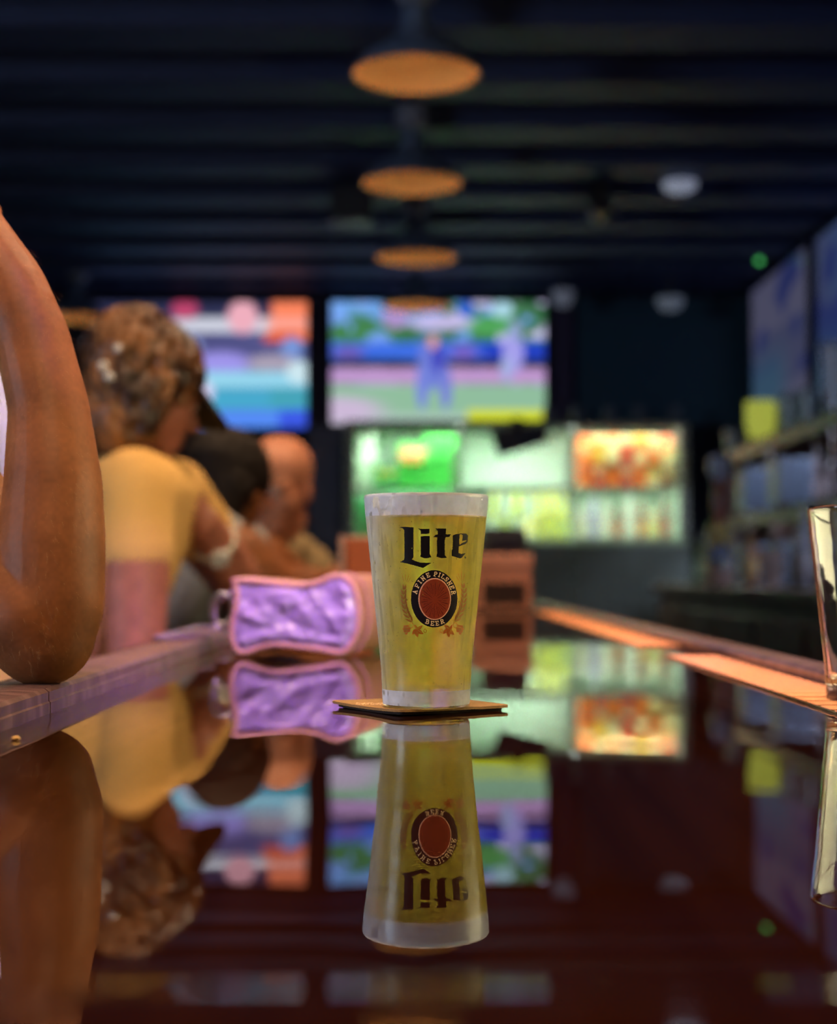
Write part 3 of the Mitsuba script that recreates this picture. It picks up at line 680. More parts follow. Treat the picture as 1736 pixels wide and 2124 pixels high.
def television(o, ux, uz, nrm, fn, lab, mount):
    """o: lower left corner of the picture as its viewer sees it; ux, uz: its sides; nrm: towards the viewer."""
    o, ux, uz, nrm = (np.asarray(x, float) for x in (o, ux, uz, nrm))
    k = thing('television', lab, 'television')
    w, h = np.linalg.norm(ux), np.linalg.norm(uz); a, b = ux / w, uz / h
    def slab_(u0, u1, v0, v1, n0, n1):
        m = trimesh.creation.box([u1 - u0, v1 - v0, n1 - n0]); m.apply_translation([(u0 + u1) / 2, (v0 + v1) / 2, (n0 + n1) / 2])
        M = np.eye(4); M[:3, 0], M[:3, 1], M[:3, 2], M[:3, 3] = a, b, nrm, o; m.apply_transform(M); m.fix_normals(); return m
    add('casing', slab_(-.012, w + .012, -.016, h + .012, -.045, -.002), 'mat_satin', (.012, .012, .014), parent=k)
    add('bezel', cat(slab_(-.012, 0, -.016, h + .012, -.002, .005), slab_(w, w + .012, -.016, h + .012, -.002, .005), slab_(0, w, h, h + .012, -.002, .005), slab_(0, w, -.016, 0, -.002, .005)), 'mat_satin', (.012, .012, .016), parent=k)
    q, uv = quad(o, ux, uz)
    add('screen', trimesh.Trimesh(*q, process=False), 'mat_screen', parent=k, uv=uv, emitter={'type': 'area', 'radiance': proc(scaled(fn))})
    add('wall_mount', slab_(w * .4, w * .6, h * .35, h * .65, -mount, -.045), 'mat_satin', (.02, .02, .02), parent=k)
scene['mat_screen'] = {'type': 'principled', 'base_color': rgb((.01, .01, .012)), 'roughness': .25, 'specular': .3}
def tv_back(px0, px1, py0, py1, d, fn, lab):
    a = P(px0, py1, d); b = P(px1, py1, d); t = P(px0, py0, d)
    television(a, [b[0] - a[0], 0, 0], [0, 0, t[2] - a[2]], [0, -1, 0], fn, lab, YB - d)
tv_back(687, 1131, 626, 879, 8.86, baseball, 'television above the cooler, showing a baseball batter')
tv_back(190, 636, 626, 887, 8.86, studio, 'television behind the long-haired heads at left, with orange and turquoise blocks')
RX = 1.885
for y0, y1, z0, z1, lab in ((7.45, 8.70, .86, 1.59, 'farther of the two televisions on the right wall, pale grey-blue picture'), (6.02, 7.28, .72, 1.58, 'nearer television on the right wall, edge of the photo, bright blue picture')):
    television([RX, y1, CZ + z0], [0, y0 - y1, 0], [0, 0, z1 - z0], [-1, 0, 0], blue_show, lab, XR - RX)
# unseen screens, placed to light the glass, the rail and the guests
television([-1.0, YF + .09, 1.15], [1.9, 0, 0], [0, 0, 1.07], [0, 1, 0], unseen_lavender_show, 'unseen lavender television behind the camera, placed to light the glass and rail', .09)
television([XL + .09, -1.3, 1.20], [0, 1.6, 0], [0, 0, .9], [1, 0, 0], unseen_cool_show, 'unseen bluish television on the left wall, placed to light the glass edge', .09)
led = trimesh.creation.icosphere(2, .014); led.apply_translation(P(1575, 541, 8.0))
lk = thing('indicator_light', 'small green indicator light above the farther right television', 'light')
c = P(1575, 541, 8.0)
add('lens', led, 'mat_matte', (.1, .3, .1), True, parent=lk, emitter={'type': 'area', 'radiance': glow((.12, .9, .2))})
add('bracket', bx(c[0] + .012, XR + .002, c[1] - .012, c[1] + .012, c[2] - .012, c[2] + .012, .003), 'mat_satin', (.02, .02, .02), parent=lk)

# ------------------------------------------------------------------ glass-door cooler
D = 8.40
cx0, cx1 = P(718, 0, D)[0], P(1422, 0, D)[0]
ct = P(0, 880, D)[2]
cm = P(0, 1122, D)[2]                        # the glass doors end here
ck = thing('drinks_cooler', 'tall lit cooler with three glass doors below the baseball television', 'cooler')
yk = YB - .12
STEEL = (.27, .31, .26)
add('back', bx(cx0, cx1, yk - .02, yk, .05, ct), 'mat_matte', (.66, .80, .70), parent=ck)
for x in (cx0, cx1 - .03): add('side', bx(x, x + .03, D, yk - .02, .05, ct), 'mat_matte', (.60, .70, .60), parent=ck)
add('roof', bx(cx0, cx1, D - .01, yk, ct, ct + .02, .004), 'mat_satin', (.05, .06, .07), parent=ck)
add('deck', bx(cx0 + .03, cx1 - .03, D + .02, yk - .02, cm - .03, cm), 'mat_satin', (.30, .36, .30), parent=ck)
add('kick_plate', bx(cx0 + .02, cx1 - .02, D + .02, yk, 0, .05), 'mat_satin', (.02, .02, .02), parent=ck)
xm = [P(x, 0, D)[0] for x in (720, 951, 1184, 1420)]
for i in range(3):
    a, b = xm[i] + .004, xm[i + 1] - .004
    dk = f'{ck}__door' if i == 0 else f'{ck}__door_{i:03d}'
    USED.add(dk)
    fr = .012; fl, f2 = (.046 if i == 0 else fr), (.046 if i == 2 else fr)
    add('frame', cat(bx(a, a + fl, D - .02, D, cm, ct - .004), bx(b - f2, b, D - .02, D, cm, ct - .004), bx(a + fl, b - f2, D - .02, D, ct - .030, ct - .004), bx(a + fl, b - f2, D - .02, D, cm, cm + .014)), 'mat_satin', (.42, .44, .36), parent=dk)
    q, uv = quad([a + fl, D - .01, cm + .014], [b - a - fl - f2, 0, 0], [0, 0, ct - .030 - cm - .014])
    add('glass', trimesh.Trimesh(*q, process=False), 'pane', parent=dk)
    add('handle', cat(bx(b - .035, b - .022, D - .05, D - .038, cm + .2, cm + .5, .004), bx(b - .033, b - .024, D - .04, D - .012, cm + .21, cm + .225), bx(b - .033, b - .024, D - .04, D - .012, cm + .475, cm + .49)), 'mat_metal', (.5, .5, .5), parent=dk)
    pk = add('lower_panel', bx(a, b, D - .02, D, .06, cm - .012, .004), 'mat_satin', STEEL, parent=ck, label='grey-green steel lower panel')
    for x in np.linspace(a + .05, b - .05, 7):
        add('flute', bx(x - .007, x + .007, D - .026, D - .019, .12, cm - .06, .002), 'mat_satin', (.34, .38, .32), parent=ck)
q, uv = quad([cx0 + .05, D + .02, ct - .012], [0, .12, 0], [cx1 - cx0 - .10, 0, 0])
add('ceiling_lamp', trimesh.Trimesh(*q, process=False), 'mat_matte', (.8, .8, .8), parent=ck, emitter={'type': 'area', 'radiance': glow((21., 25., 20.5))})  # unseen panel under the roof, placed to light the upper shelf
zs = [P(0, y, D + .2)[2] for y in (1012,)]
for i in range(3):
    for z in zs:
        add('shelf_lip', bx(xm[i] + .03, xm[i + 1] - .03, D + .044, D + .05, z - .034, z + .002), 'mat_satin', (.55, .62, .55), parent=ck)  # lip keeps the lamp below the shelf out of view
        q, uv = quad([xm[i] + .05, D + .06, z - .0125], [0, .06, 0], [xm[i + 1] - xm[i] - .10, 0, 0])
        add('shelf_lamp', trimesh.Trimesh(*q, process=False), 'mat_matte', (.8, .8, .8), parent=ck, emitter={'type': 'area', 'radiance': glow((21., 25., 20.5))})  # unseen strip behind the lip, placed to light the lower row
        add('shelf', bx(xm[i] + .03, xm[i + 1] - .03, D + .05, yk - .03, z - .012, z), 'mat_satin', (.55, .62, .55), parent=ck)
zs1 = zs[0]


def carton(x0, x1, y0, y1, z0, z1, col, band, name, lab, catg, group=None):
    k = thing(name, lab, catg, group)
    add('box', bx(x0, x1, y0, y1, z0, z1, .004), 'mat_satin', col, parent=k)
    h = z1 - z0
    add('band', bx(x0 + .01, x1 - .01, y0 - .0015, y0 + .002, z0 + h * .55, z0 + h * .85), 'mat_satin', band, parent=k)
    return k
yo = D + .10
Xp = lambda px: P(px, 0, yo)[0]
Zp = lambda py: P(0, py, yo)[2]
GREEN = (.045, .42, .055)
for (a, b, py1, py0, z, lab, col, band) in ((880, 944, 905, None, zs1, 'tall bright green carton at the right of the upper cooler shelf', (.06, .50, .07), (.10, .60, .12)),
                                     (826, 878, 920, None, zs1, 'green carton with an orange band, middle of the upper cooler shelf', GREEN, (.75, .30, .08)),
                                     (779, 824, 968, None, zs1, 'low green carton, left of the upper cooler shelf', (.05, .33, .08), (.45, .45, .08)),
                                     (735, 800, 1030, None, cm, 'dark green carton at the left of the lower cooler shelf', (.02, .15, .05), (.03, .20, .06)),
                                     (803, 866, 1024, None, cm, 'dark green carton in the middle of the lower cooler shelf', (.02, .17, .05), (.05, .25, .07)),
                                     (868, 940, 1020, None, cm, 'dark green carton at the right of the lower cooler shelf', (.025, .2, .06), (.10, .3, .1))):
    carton(Xp(a), Xp(b), yo, yo + .30, z + .001, Zp(py1), col, band, 'beer_carton', lab, 'carton')


def bottle(x, y, z, h, r, col, cap, lab, group=None, mat='mat_gloss', label_col=None, name='bottle', catg='bottle'):
    k = thing(name, lab, catg, group)
    pr_ = [(0, .0), (r * .9, 0), (r, .006), (r, h * .55), (r * .86, h * .62), (r * .42, h * .72), (r * .36, h * .93), (r * .40, h * .94), (r * .40, h * .955), (0, h * .955)]
    add('body', lathe(pr_, (x, y, z), 20), mat, col, 40, parent=k)
    add('cap', lathe([(0, 0), (r * .45, 0), (r * .45, h * .05), (0, h * .052)], (x, y, z + h * .95), 14), 'mat_satin', cap, parent=k)
    if label_col is not None:
        add('paper_label', lathe([(r * 1.015, h * .16), (r * 1.015, h * .46)], (x, y, z), 20), 'mat_matte', label_col, True, parent=k)
    return k
for k in range(3):                             # pale bottles at the left of the upper shelf
    bottle(Xp(732) + k * .055, yo + .05 + .01 * k, zs1, .26 + .02 * k, .026, (.62, .74, .60), (.75, .8, .7), 'pale clear bottle left of the green cartons on the upper cooler shelf', 'pale bottles beside the green cartons')
cols = [(.55, .62, .18), (.66, .76, .62), (.50, .58, .14), (.64, .74, .58), (.70, .70, .20), (.62, .60, .12), (.7, .72, .1)]
for k in range(7):
    bottle(Xp(1018) + k * (Xp(1176) - Xp(1018)) / 6.6 + .01, yo + .03, cm + .001, .265 + .012 * (k % 3), .027, cols[k], (.8, .75, .3), 'yellow-green bottle in the row at the bottom of the middle cooler door', 'yellow bottles behind the middle cooler door', label_col=cols[(k + 1) % 7])
for k in range(4):
    bottle(Xp(960) + k * .03 * 2, yo + .22, cm + .001, .24, .026, (.30, .34, .26), (.3, .3, .3), 'grey-green bottle at the back of the middle cooler', 'grey bottles at the back of the cooler')
# right door: stacked orange, cream and red packs
OR, CR, RD, YL, BR = (.58, .13, .018), (.60, .48, .24), (.40, .04, .018), (.60, .36, .05), (.14, .05, .02)
rowz = [zs1 + .001, zs1 + .127, zs1 + .245]
colsr = [[OR, RD, OR, RD, OR, CR, BR], [OR, YL, CR, RD, CR, OR, CR], [OR, CR, OR, CR, YL, CR, RD]]
wx = (xm[3] - xm[2] - .10) / 7
for r_ in range(3):
    for c_ in range(7):
        x = xm[2] + .045 + c_ * wx
        zt = rowz[r_] + (.117 if r_ < 2 else max(.03, ct - .045 - rowz[2]) * .8)
        nm = {OR: 'orange', RD: 'red', CR: 'cream', YL: 'yellow', BR: 'brown'}[colsr[r_][c_]]
        carton(x + .003, x + wx - .003, yo + .008 * ((c_ + r_) % 3), yo + .26, rowz[r_], zt, colsr[r_][c_], colsr[(r_ + 1) % 3][(c_ + 3) % 7], 'drink_pack',
               f'{nm} drinks pack in the stack behind the right cooler door', 'pack', f'{nm} packs behind the right cooler door')
for k in range(8):
    bottle(xm[2] + .06 + k * .066, yo + .03, cm + .001, .215 + .016 * ((k * 5) % 3), .026, [(.45, .40, .34), (.30, .26, .40), (.75, .70, .58), (.16, .07, .04), (.80, .76, .66), (.22, .09, .05), (.68, .56, .30), (.18, .08, .05)][k], (.7, .7, .7),
           'bottle in the bottom row behind the right cooler door', 'bottles at the bottom of the right cooler door', label_col=[(.7, .66, .5), (.4, .35, .5), (.8, .75, .6), (.5, .2, .1), (.8, .8, .7), (.6, .3, .1), (.7, .6, .2), (.4, .1, .06)][k])
# dark tilted screen hanging under the television, before the middle door
mk = thing('order_monitor', 'dark tilted monitor hanging before the middle cooler door', 'monitor')
p0, p1, p2, p3 = (P(x, y, 8.30) for x, y in ((1036, 944), (1020, 893), (1128, 884), (1138, 914)))
pm_ = Polygon([(q[0], q[2]) for q in (p0, p1, p2, p3)])
add('casing', prism(pm_.buffer(.006), 8.30, 8.345), 'mat_satin', (.018, .020, .036), 40, parent=mk)
add('screen', prism(pm_.buffer(-.014), 8.296, 8.302), 'mat_satin', (.03, .035, .06), parent=mk)
mx = (p1[0] + p2[0]) / 2
add('arm', bx(mx - .03, mx + .03, 8.345, D - .018, p1[2] - .06, ct + .03, .004), 'mat_satin', (.02, .02, .03), parent=mk)
add('arm_hook', bx(mx - .03, mx + .03, D - .03, D + .10, ct + .0205, ct + .030), 'mat_satin', (.02, .02, .03), parent=mk)
ps = thing('wall_cabinet', 'bluish grey wall cabinet left of the cooler', 'cabinet')
a, b = P(642, 0, 8.7)[0], P(712, 0, 8.7)[0]
add('case', bx(a, b, 8.70, YB - .10, 0.0, P(0, 884, 8.7)[2], .006), 'mat_satin', (.085, .090, .150), parent=ps)
for k in range(3): add('door_panel', bx(a + .012, b - .012, 8.692, 8.702, .15 + k * .58, .70 + k * .58, .003), 'mat_satin', (.11, .115, .185), parent=ps)
for k, x in enumerate((1135, 1195, 1262, 1322, 1396)):        # glassware on the cooler's roof
    gx = P(x, 0, D + .15)[0]; g = thing('tumbler', 'grey tumbler standing upside down on top of the cooler', 'glass', 'tumblers on top of the cooler')
    add('body', lathe([(.036, 0), (.034, .05), (.028, .092), (0, .095)], (gx, D + .15, ct + .0205), 20), 'mat_gloss', (.16, .17, .20), 40, parent=g)
    add('foot_ring', lathe([(.036, 0), (.038, .003), (.036, .006)], (gx, D + .15, ct + .0205), 20), 'mat_gloss', (.25, .26, .3), True, parent=g)

# ------------------------------------------------------------------ back bar along the right wall
CB = ZB + .045
KX = 1.26
bb = thing('back_bar', 'dark wooden back bar with shelves along the right wall', 'back bar')
add('worktop', bx(KX - .02, XR, 2.6, 8.25, CB - .05, CB, .006), 'mat_dark_wood', parent=bb)
add('cabinet', bx(KX + .02, XR, 2.65, 8.22, .08, CB - .05), 'mat_dark_wood', parent=bb)
add('plinth', bx(KX + .08, XR, 2.7, 8.2, 0, .08), 'mat_dark_wood', parent=bb)
for k in range(7):
    y = 2.75 + k * .78
    dk = add('cabinet_door', bx(KX, KX + .022, y, y + .72, .14, CB - .11, .004), 'mat_dark_wood', parent=bb)
    add('knob', lathe([(0, 0), (.012, .004), (.015, .014), (.008, .024), (0, .026)], (0, 0, 0), 12).apply_transform(trimesh.transformations.rotation_matrix(-math.pi / 2, [0, 1, 0])).apply_translation([KX + .001, y + .08, .7]), 'mat_metal', (.5, .4, .25), True, parent=dk)
SH1, SH2 = CB + .34, CZ + .60
for z, x in ((SH1, 1.60), (SH2, 1.54)):
    add('shelf', bx(x, XR, 2.8, 8.2, z - .025, z, .004), 'mat_dark_wood', parent=bb)
for y in np.linspace(2.8, 8.175, 6):
    add('upright', bx(1.62, XR - .01, y, y + .025, CB, SH2 - .024), 'mat_dark_wood', parent=bb)
for z, x in ((SH1, 1.60), (SH2, 1.54)):       # cool strips added under the shelves to brighten the bottles
    q, uv = quad([x + .03, 2.9, z - .0265], [0, 5.2, 0], [.02, 0, 0])
    add('added_light_strip', trimesh.Trimesh(*q, process=False), 'mat_matte', (.8, .8, .8), parent=bb, emitter={'type': 'area', 'radiance': glow((15., 17.5, 24.))})
for z, x in ((SH1, 1.60), (SH2, 1.54)):
    add('shelf_lip', bx(x - .012, x, 2.8, 8.2, z - .062, z + .004, .003), 'mat_dark_wood', parent=bb)  # lips added to hide the strips from the lens
# tall steel glass racks
for px, yy in ((1575, 6.9), (1650, 6.25)):
    for py, lab2 in ((1032, 'upper'), (1128, 'lower')):
        p = P(px, py, yy); k = thing('steel_bin', f'{lab2} steel-blue bin on the back bar, {"left" if px < 1600 else "right"} column', 'bin')
        s = .072
        z0 = SH1 + .0005 if lab2 == 'upper' else CB + .0005
        hh = .175
        add('body', cat(bx(p[0] - s, p[0] + s, yy, yy + .006, z0, z0 + hh), bx(p[0] - s, p[0] - s + .006, yy, yy + .16, z0, z0 + hh), bx(p[0] + s - .006, p[0] + s, yy, yy + .16, z0, z0 + hh), bx(p[0] - s, p[0] + s, yy + .154, yy + .16, z0, z0 + hh), bx(p[0] - s, p[0] + s, yy, yy + .16, z0, z0 + .006)), 'mat_satin', (.18, .23, .32), parent=k)
        add('lip', bx(p[0] - s - .004, p[0] + s + .004, yy - .004, yy + .004, z0 + hh - .012, z0 + hh + .004, .002), 'mat_satin', (.26, .32, .42), parent=k)
# bottles: on the worktop, the shelf and the top shelf
pal = [((.20, .22, .28), (.5, .5, .55)), ((.10, .05, .03), (.55, .45, .2)), ((.26, .30, .34), (.4, .42, .5)), ((.04, .10, .05), (.4, .5, .4)), ((.30, .13, .05), (.55, .35, .15)), ((.34, .36, .44), (.6, .6, .66)), ((.28, .20, .20), (.6, .5, .5))]
def row(n, x, y0, y1, z, hmin, hmax, group, lab, skip=()):
    for k in range(n):
        y = y0 + (y1 - y0) * k / (n - 1)
        q_ = RNG.integers(len(pal)); c_, l_ = pal[q_]; nm = ('grey', 'dark brown', 'steel grey', 'dark green', 'amber', 'pale bluish', 'pinkish grey')[q_]
        h = hmin + (hmax - hmin) * RNG.random()
        yy = y + RNG.uniform(-.02, .02); rr = RNG.uniform(.030, .040); xx = x + RNG.uniform(-.03, .03)
        if any(abs(yy - s) < .13 for s in skip): continue
        bottle(xx, yy, z + .0004, h, rr, c_, (.5, .5, .55) if k % 3 else (.5, .36, .1), f'{nm} {lab}', f'{nm} {group}', label_col=l_)
row(26, 1.47, 4.4, 7.9, CB, .24, .31, 'bottles on the back bar worktop', 'spirit bottle in the row on the back bar worktop', skip=(6.62, 6.94, 7.0, 6.3, 6.4))
row(24, 1.74, 4.4, 8.0, SH1, .24, .31, 'bottles on the back bar shelf', 'spirit bottle in the long row on the middle shelf of the back bar', skip=(6.9, 7.0, 6.3, 6.4, *np.linspace(2.8, 8.175, 6)))
row(22, 1.80, 4.6, 8.1, SH2, .18, .27, 'bottles on the top shelf', 'spirit bottle in the long row on the top shelf under the right televisions', skip=(6.66, 6.58, 6.74))
# things picked out by colour
def lantern(px, py, d, zb, w, h, col, lab, name, e):
    x = P(px, py, d)[0]; k = thing(name, lab, 'lamp')
    add('shade', lathe([(w * .78, .012), (w, h * .5), (w * .98, h), (w * .90, h), (w * .7, .016)], (x, d, zb + .001), 28), 'mat_matte', col, 40, parent=k, emitter={'type': 'area', 'radiance': glow(e)})
    add('foot', lathe([(0, 0), (w * .7, 0), (w * .74, .012), (0, .014)], (x, d, zb + .0005), 28), 'mat_satin', (.1, .1, .1), True, parent=k)
lantern(1578, 875, 7.05, SH2, .070, .185, (.6, .6, .1), 'glowing yellow bucket lamp on the top shelf of the back bar', 'bucket_lamp', (.30, .33, .045))
def cup(px, d, zb, r, h, col, lab, mat='mat_gloss'):
    x = P(px, 0, d)[0]; k = thing('cup', lab, 'cup')
    add('body', lathe([(0, 0), (r * .7, 0), (r, h), (r * .92, h), (r * .62, .006), (0, .006)], (x, d, zb + .0006), 24), mat, col, 40, parent=k)
    add('rim_band', lathe([(r * .985, h * .9), (r * 1.03, h * .95), (r * 1.0, h)], (x, d, zb + .0006), 24), mat, np.array(col) * .8, True, parent=k)
cup(1630, 6.88, SH2, .052, .20, (.55, .66, .66), 'tall pale white cup right of the yellow bucket lamp')
cup(1512, 7.75, SH2, .045, .12, (.60, .62, .64), 'small white cup left of the yellow bucket lamp')
cup(1726, 5.75, SH2, .060, .26, (.62, .68, .90), 'tall bluish white cup on the top shelf at the right edge')
cup(1668, 6.45, SH2, .045, .17, (.50, .62, .68), 'pale blue cup between the white cups on the top shelf')
cup(1690, 6.0, CB, .042, .20, (.42, .38, .40), 'grey shaker cup on the back bar worktop by the empty pint glass')
cup(1590, 5.62, CB, .045, .14, (.52, .40, .38), 'pinkish shaker cup on the back bar worktop')
# leafy plant trailing on the top shelf
pt = thing('potted_plant', 'small dark green leafy plant on the top shelf, right of the yellow lamp', 'plant')
px_, py_ = P(1672, 0, 6.66)[0], 6.66
add('pot', lathe([(0, 0), (.05, 0), (.062, .08), (.055, .08), (.048, .07), (0, .07)], (px_, py_, SH2 + .0006), 20), 'mat_matte', (.12, .12, .12), 40, parent=pt)
for k in range(34):
    a, el, L = RNG.uniform(0, 6.28), RNG.uniform(-.5, 1.1), RNG.uniform(.06, .13)
    o = np.array([px_, py_, SH2 + .08]); dv = np.array([math.cos(a) * math.cos(el), math.sin(a) * math.cos(el), math.sin(el)])
    side = np.cross(dv, [0, 0, 1]); side /= np.linalg.norm(side) + 1e-9; upv = np.cross(side, dv)
    tip = o + dv * (L + .03); mid = o + dv * (L * .55 + .02) + upv * .012
    v = np.array([o, mid + side * .022, tip, mid - side * .022, mid + upv * .006]); f = np.array([[0, 1, 4], [1, 2, 4], [2, 3, 4], [3, 0, 4]])
    if v[:, 2].min() < SH2 + .004: v[:, 2] = np.maximum(v[:, 2], SH2 + .004)
    add('leaf', trimesh.Trimesh(v, f, process=False), 'mat_satin', (.03, .09 + .05 * RNG.random(), .03), parent=pt)
# tall painted tap handle
d = 6.0; p = P(1492, 1232, d)
tk = thing('beer_tap', 'tall beer tap painted white, red, yellow and blue at the left of the back bar', 'beer tap')
z0 = CB
pxz = lambda py: P(1492, py, d)[2]
add('base', lathe([(0, 0), (.052, 0), (.056, .012), (.054, .05), (.040, .075), (0, .078)], (p[0] + .0, d, z0 + .0006), 28), 'mat_satin', (.46, .30, .27), 40, parent=tk)
zz = z0 + .078
add('blue_section', lathe([(.034, 0), (.040, .03), (.034, .085), (0, .086)], (p[0], d, zz - .002), 24), 'mat_gloss', (.10, .16, .34), 40, parent=tk)
add('yellow_section', lathe([(.034, 0), (.043, .035), (.034, .09), (0, .091)], (p[0] - .004, d, zz + .082), 24), 'mat_gloss', (.48, .36, .10), 40, parent=tk)
add('red_section', lathe([(.024, 0), (.028, .05), (.030, .12), (.022, .165), (0, .166)], (p[0] + .004, d, zz + .168), 24), 'mat_gloss', (.30, .085, .075), 40, parent=tk)
add('white_head', lathe([(.020, 0), (.040, .02), (.046, .06), (.036, .10), (0, .115)], (p[0] + .008, d, zz + .33), 24), 'mat_gloss', (.40, .46, .66), 40, parent=tk)
add('faucet', tube(spline([[p[0], d - .03, z0 + .10], [p[0], d - .09, z0 + .105], [p[0], d - .12, z0 + .06]], 12), .010, 10), 'mat_metal', (.6, .6, .6), True, parent=tk)
bottle(P(1714, 0, 4.9)[0], 4.9, CB + .0004, .20, .040, (.45, .19, .06), (.3, .2, .1), 'amber bottle on the back bar worktop behind the empty pint glass', label_col=(.5, .26, .1))

# ------------------------------------------------------------------ boxes on the far part of the bar
nb = thing('carton_box', 'salmon cardboard box on the bar, right of the beer glass, under the black till', 'box')
a, b = P(985, 1268, 3.92), P(1103, 1268, 3.92)
zt = P(0, 1152, 3.92)[2]
add('body', bx(a[0], b[0], 3.92, 4.14, ZB + .004, zt, .004), 'mat_matte', (.62, .27, .19), parent=nb)
add('lid', bx(a[0] - .003, b[0] + .003, 3.917, 4.143, zt - .03, zt + .003, .003), 'mat_matte', (.66, .30, .21), parent=nb)
add('dark_patch', bx(a[0] + .02, b[0] - .015, 3.9185, 3.922, ZB + .02, ZB + .075), 'mat_matte', (.04, .02, .02), parent=nb, label='dark patch low on the box front')  # dark patch on the front of the box
tl = thing('card_terminal', 'black card terminal on top of the salmon box', 'terminal')
a2, b2 = P(1003, 0, 3.95)[0], P(1090, 0, 3.95)[0]
zq = P(0, 1102, 3.95)[2]
add('body', prism(Polygon([(3.95, zt + .0035), (4.10, zt + .0035), (4.10, zq + .01), (4.04, zq + .012), (3.955, zq - .012)]), a2, b2, 'x'), 'mat_satin', (.010, .010, .018), 40, parent=tl)
add('display', bx(a2 + .012, b2 - .012, 3.944, 3.956, zt + .014, zq - .018, .002), 'mat_gloss', (.012, .012, .03), parent=tl)
nh = thing('napkin_holder', 'red-orange napkin holder with a pale end plate, behind the lavender bag', 'napkin holder')
a, b = P(706, 0, 3.1)[0], P(778, 0, 3.1)[0]
zt2 = P(0, 1116, 3.1)[2]
add('box', bx(a + .014, b, 3.1, 3.22, ZB + .0005, zt2, .003), 'mat_satin', (.50, .13, .06), parent=nh)
add('end_plate', bx(a, a + .010, 3.095, 3.225, ZB + .0005, zt2 + .004, .002), 'mat_satin', (.60, .40, .38), parent=nh)
add('napkins', bx(a + .02, b - .006, 3.102, 3.218, zt2, zt2 + .006), 'mat_matte', (.72, .6, .55), parent=nh)

# ------------------------------------------------------------------ the lavender bag
BD = 1.80
bg = thing('vinyl_bag', 'lavender vinyl bag with pink piping lying on the bar left of the beer glass', 'bag')
def outl(s=0.0):
    pts = [(484, 1204), (520, 1205), (600, 1214), (660, 1208), (706, 1196), (724, 1206), (740, 1245), (743, 1290), (732, 1330), (712, 1352), (680, 1350), (610, 1340), (540, 1342), (494, 1350), (487, 1340), (487, 1270)]
    q = np.array([P(x, y, BD) for x, y in pts])
    sp = spline(np.vstack([q, q[:1]]), 120)[:-1]
    return sp
ol = outl(); ol[:, 2] = np.maximum(ol[:, 2], ZB + .006)
cen = ol.mean(0)
def bag_ring(s, dy, dx): 
    r = cen + (ol - cen) * s; r = r + [dx, dy, 0]; r[:, 2] = np.maximum(r[:, 2], ZB + .003); return r
rings = [bag_ring(1.0, .0, 0), bag_ring(1.04, .03, .006), bag_ring(1.06, .07, .016), bag_ring(1.06, .12, .03), bag_ring(1.0, .155, .04), bag_ring(.8, .165, .04)]
n_ = len(ol); v = np.vstack(rings + [[cen + [.04, .166, 0]]]); f = []
for k in range(len(rings) - 1):
    for j in range(n_):
        a, b = k * n_ + j, k * n_ + (j + 1) % n_
        f += [[a, b, b + n_], [a, b + n_, a + n_]]
k = len(rings) - 1
for j in range(n_): f.append([k * n_ + j, k * n_ + (j + 1) % n_, len(v) - 1])
m = trimesh.Trimesh(v, np.array(f), process=False); m.fix_normals()
add('body', m, 'mat_satin', (.40, .20, .11), True, parent=bg, label='tan body of the bag')
vv, ff = trimesh.creation.triangulate_polygon(Polygon(ol[:, [0, 2]]).buffer(-.001), engine='earcut')
vv, ff = trimesh.remesh.subdivide_to_size(np.c_[vv, np.zeros(len(vv))], ff, .004, max_iter=12)
m = trimesh.Trimesh(vv, ff, process=True); q = m.vertices
inside = np.clip(shapely.distance(shapely.points(q[:, :2]), Polygon(ol[:, [0, 2]]).exterior) / .012, 0, 1)
cr = (meshkit.fbm(np.c_[q[:, 0] * 26, q[:, 1] * 34, q[:, 0] * 0], 3, 5) - .5) * .026 + (abs(meshkit.noise(np.c_[q[:, 0] * 40 + q[:, 1] * 22, q[:, 1] * 30, q[:, 0] * 0], 9) - .5)) * .006
m.vertices = np.c_[q[:, 0], BD - .002 + inside * (cr - .006), q[:, 1]]
if m.face_normals[:, 1].mean() > 0: m.invert()
add('front_panel', m, 'mat_gloss', (.44, .31, .62), True, parent=bg, label='crumpled lavender vinyl panel')
add('piping', tube(ol + [0, -.003, 0], .0036, 8, True), 'mat_satin', (.60, .30, .28), True, parent=bg, label='pink piping around the panel')
pz = bag_ring(1.05, .03, .008)
add('seam', tube(pz, .0022, 8, True), 'mat_satin', (.50, .26, .19), True, parent=bg)
# tab, ring and strap at the left end
tp = P(481, 1262, 1.86)
add('strap_ring', tube([tp + [-.012 + .013 * math.cos(t), 0, .018 * math.sin(t)] for t in np.linspace(0, 2 * math.pi, 28)[:-1]], .0028, 8, True), 'mat_metal', (.75, .75, .8), True, parent=bg, label='metal strap ring')
sp = spline([P(484, 1226, 1.86), P(462, 1240, 1.88), P(448, 1262, 1.9), P(447, 1288, 1.9), P(462, 1306, 1.86), P(476, 1292, 1.84)], 30)
rib = [tube(sp + [0, dy, 0], .0022, 8) for dy in (-.004, -.0013, .0013, .004)]
add('strap_loop', cat(*rib), 'mat_gloss', (.50, .42, .58), True, parent=bg, label='pale vinyl strap loop')
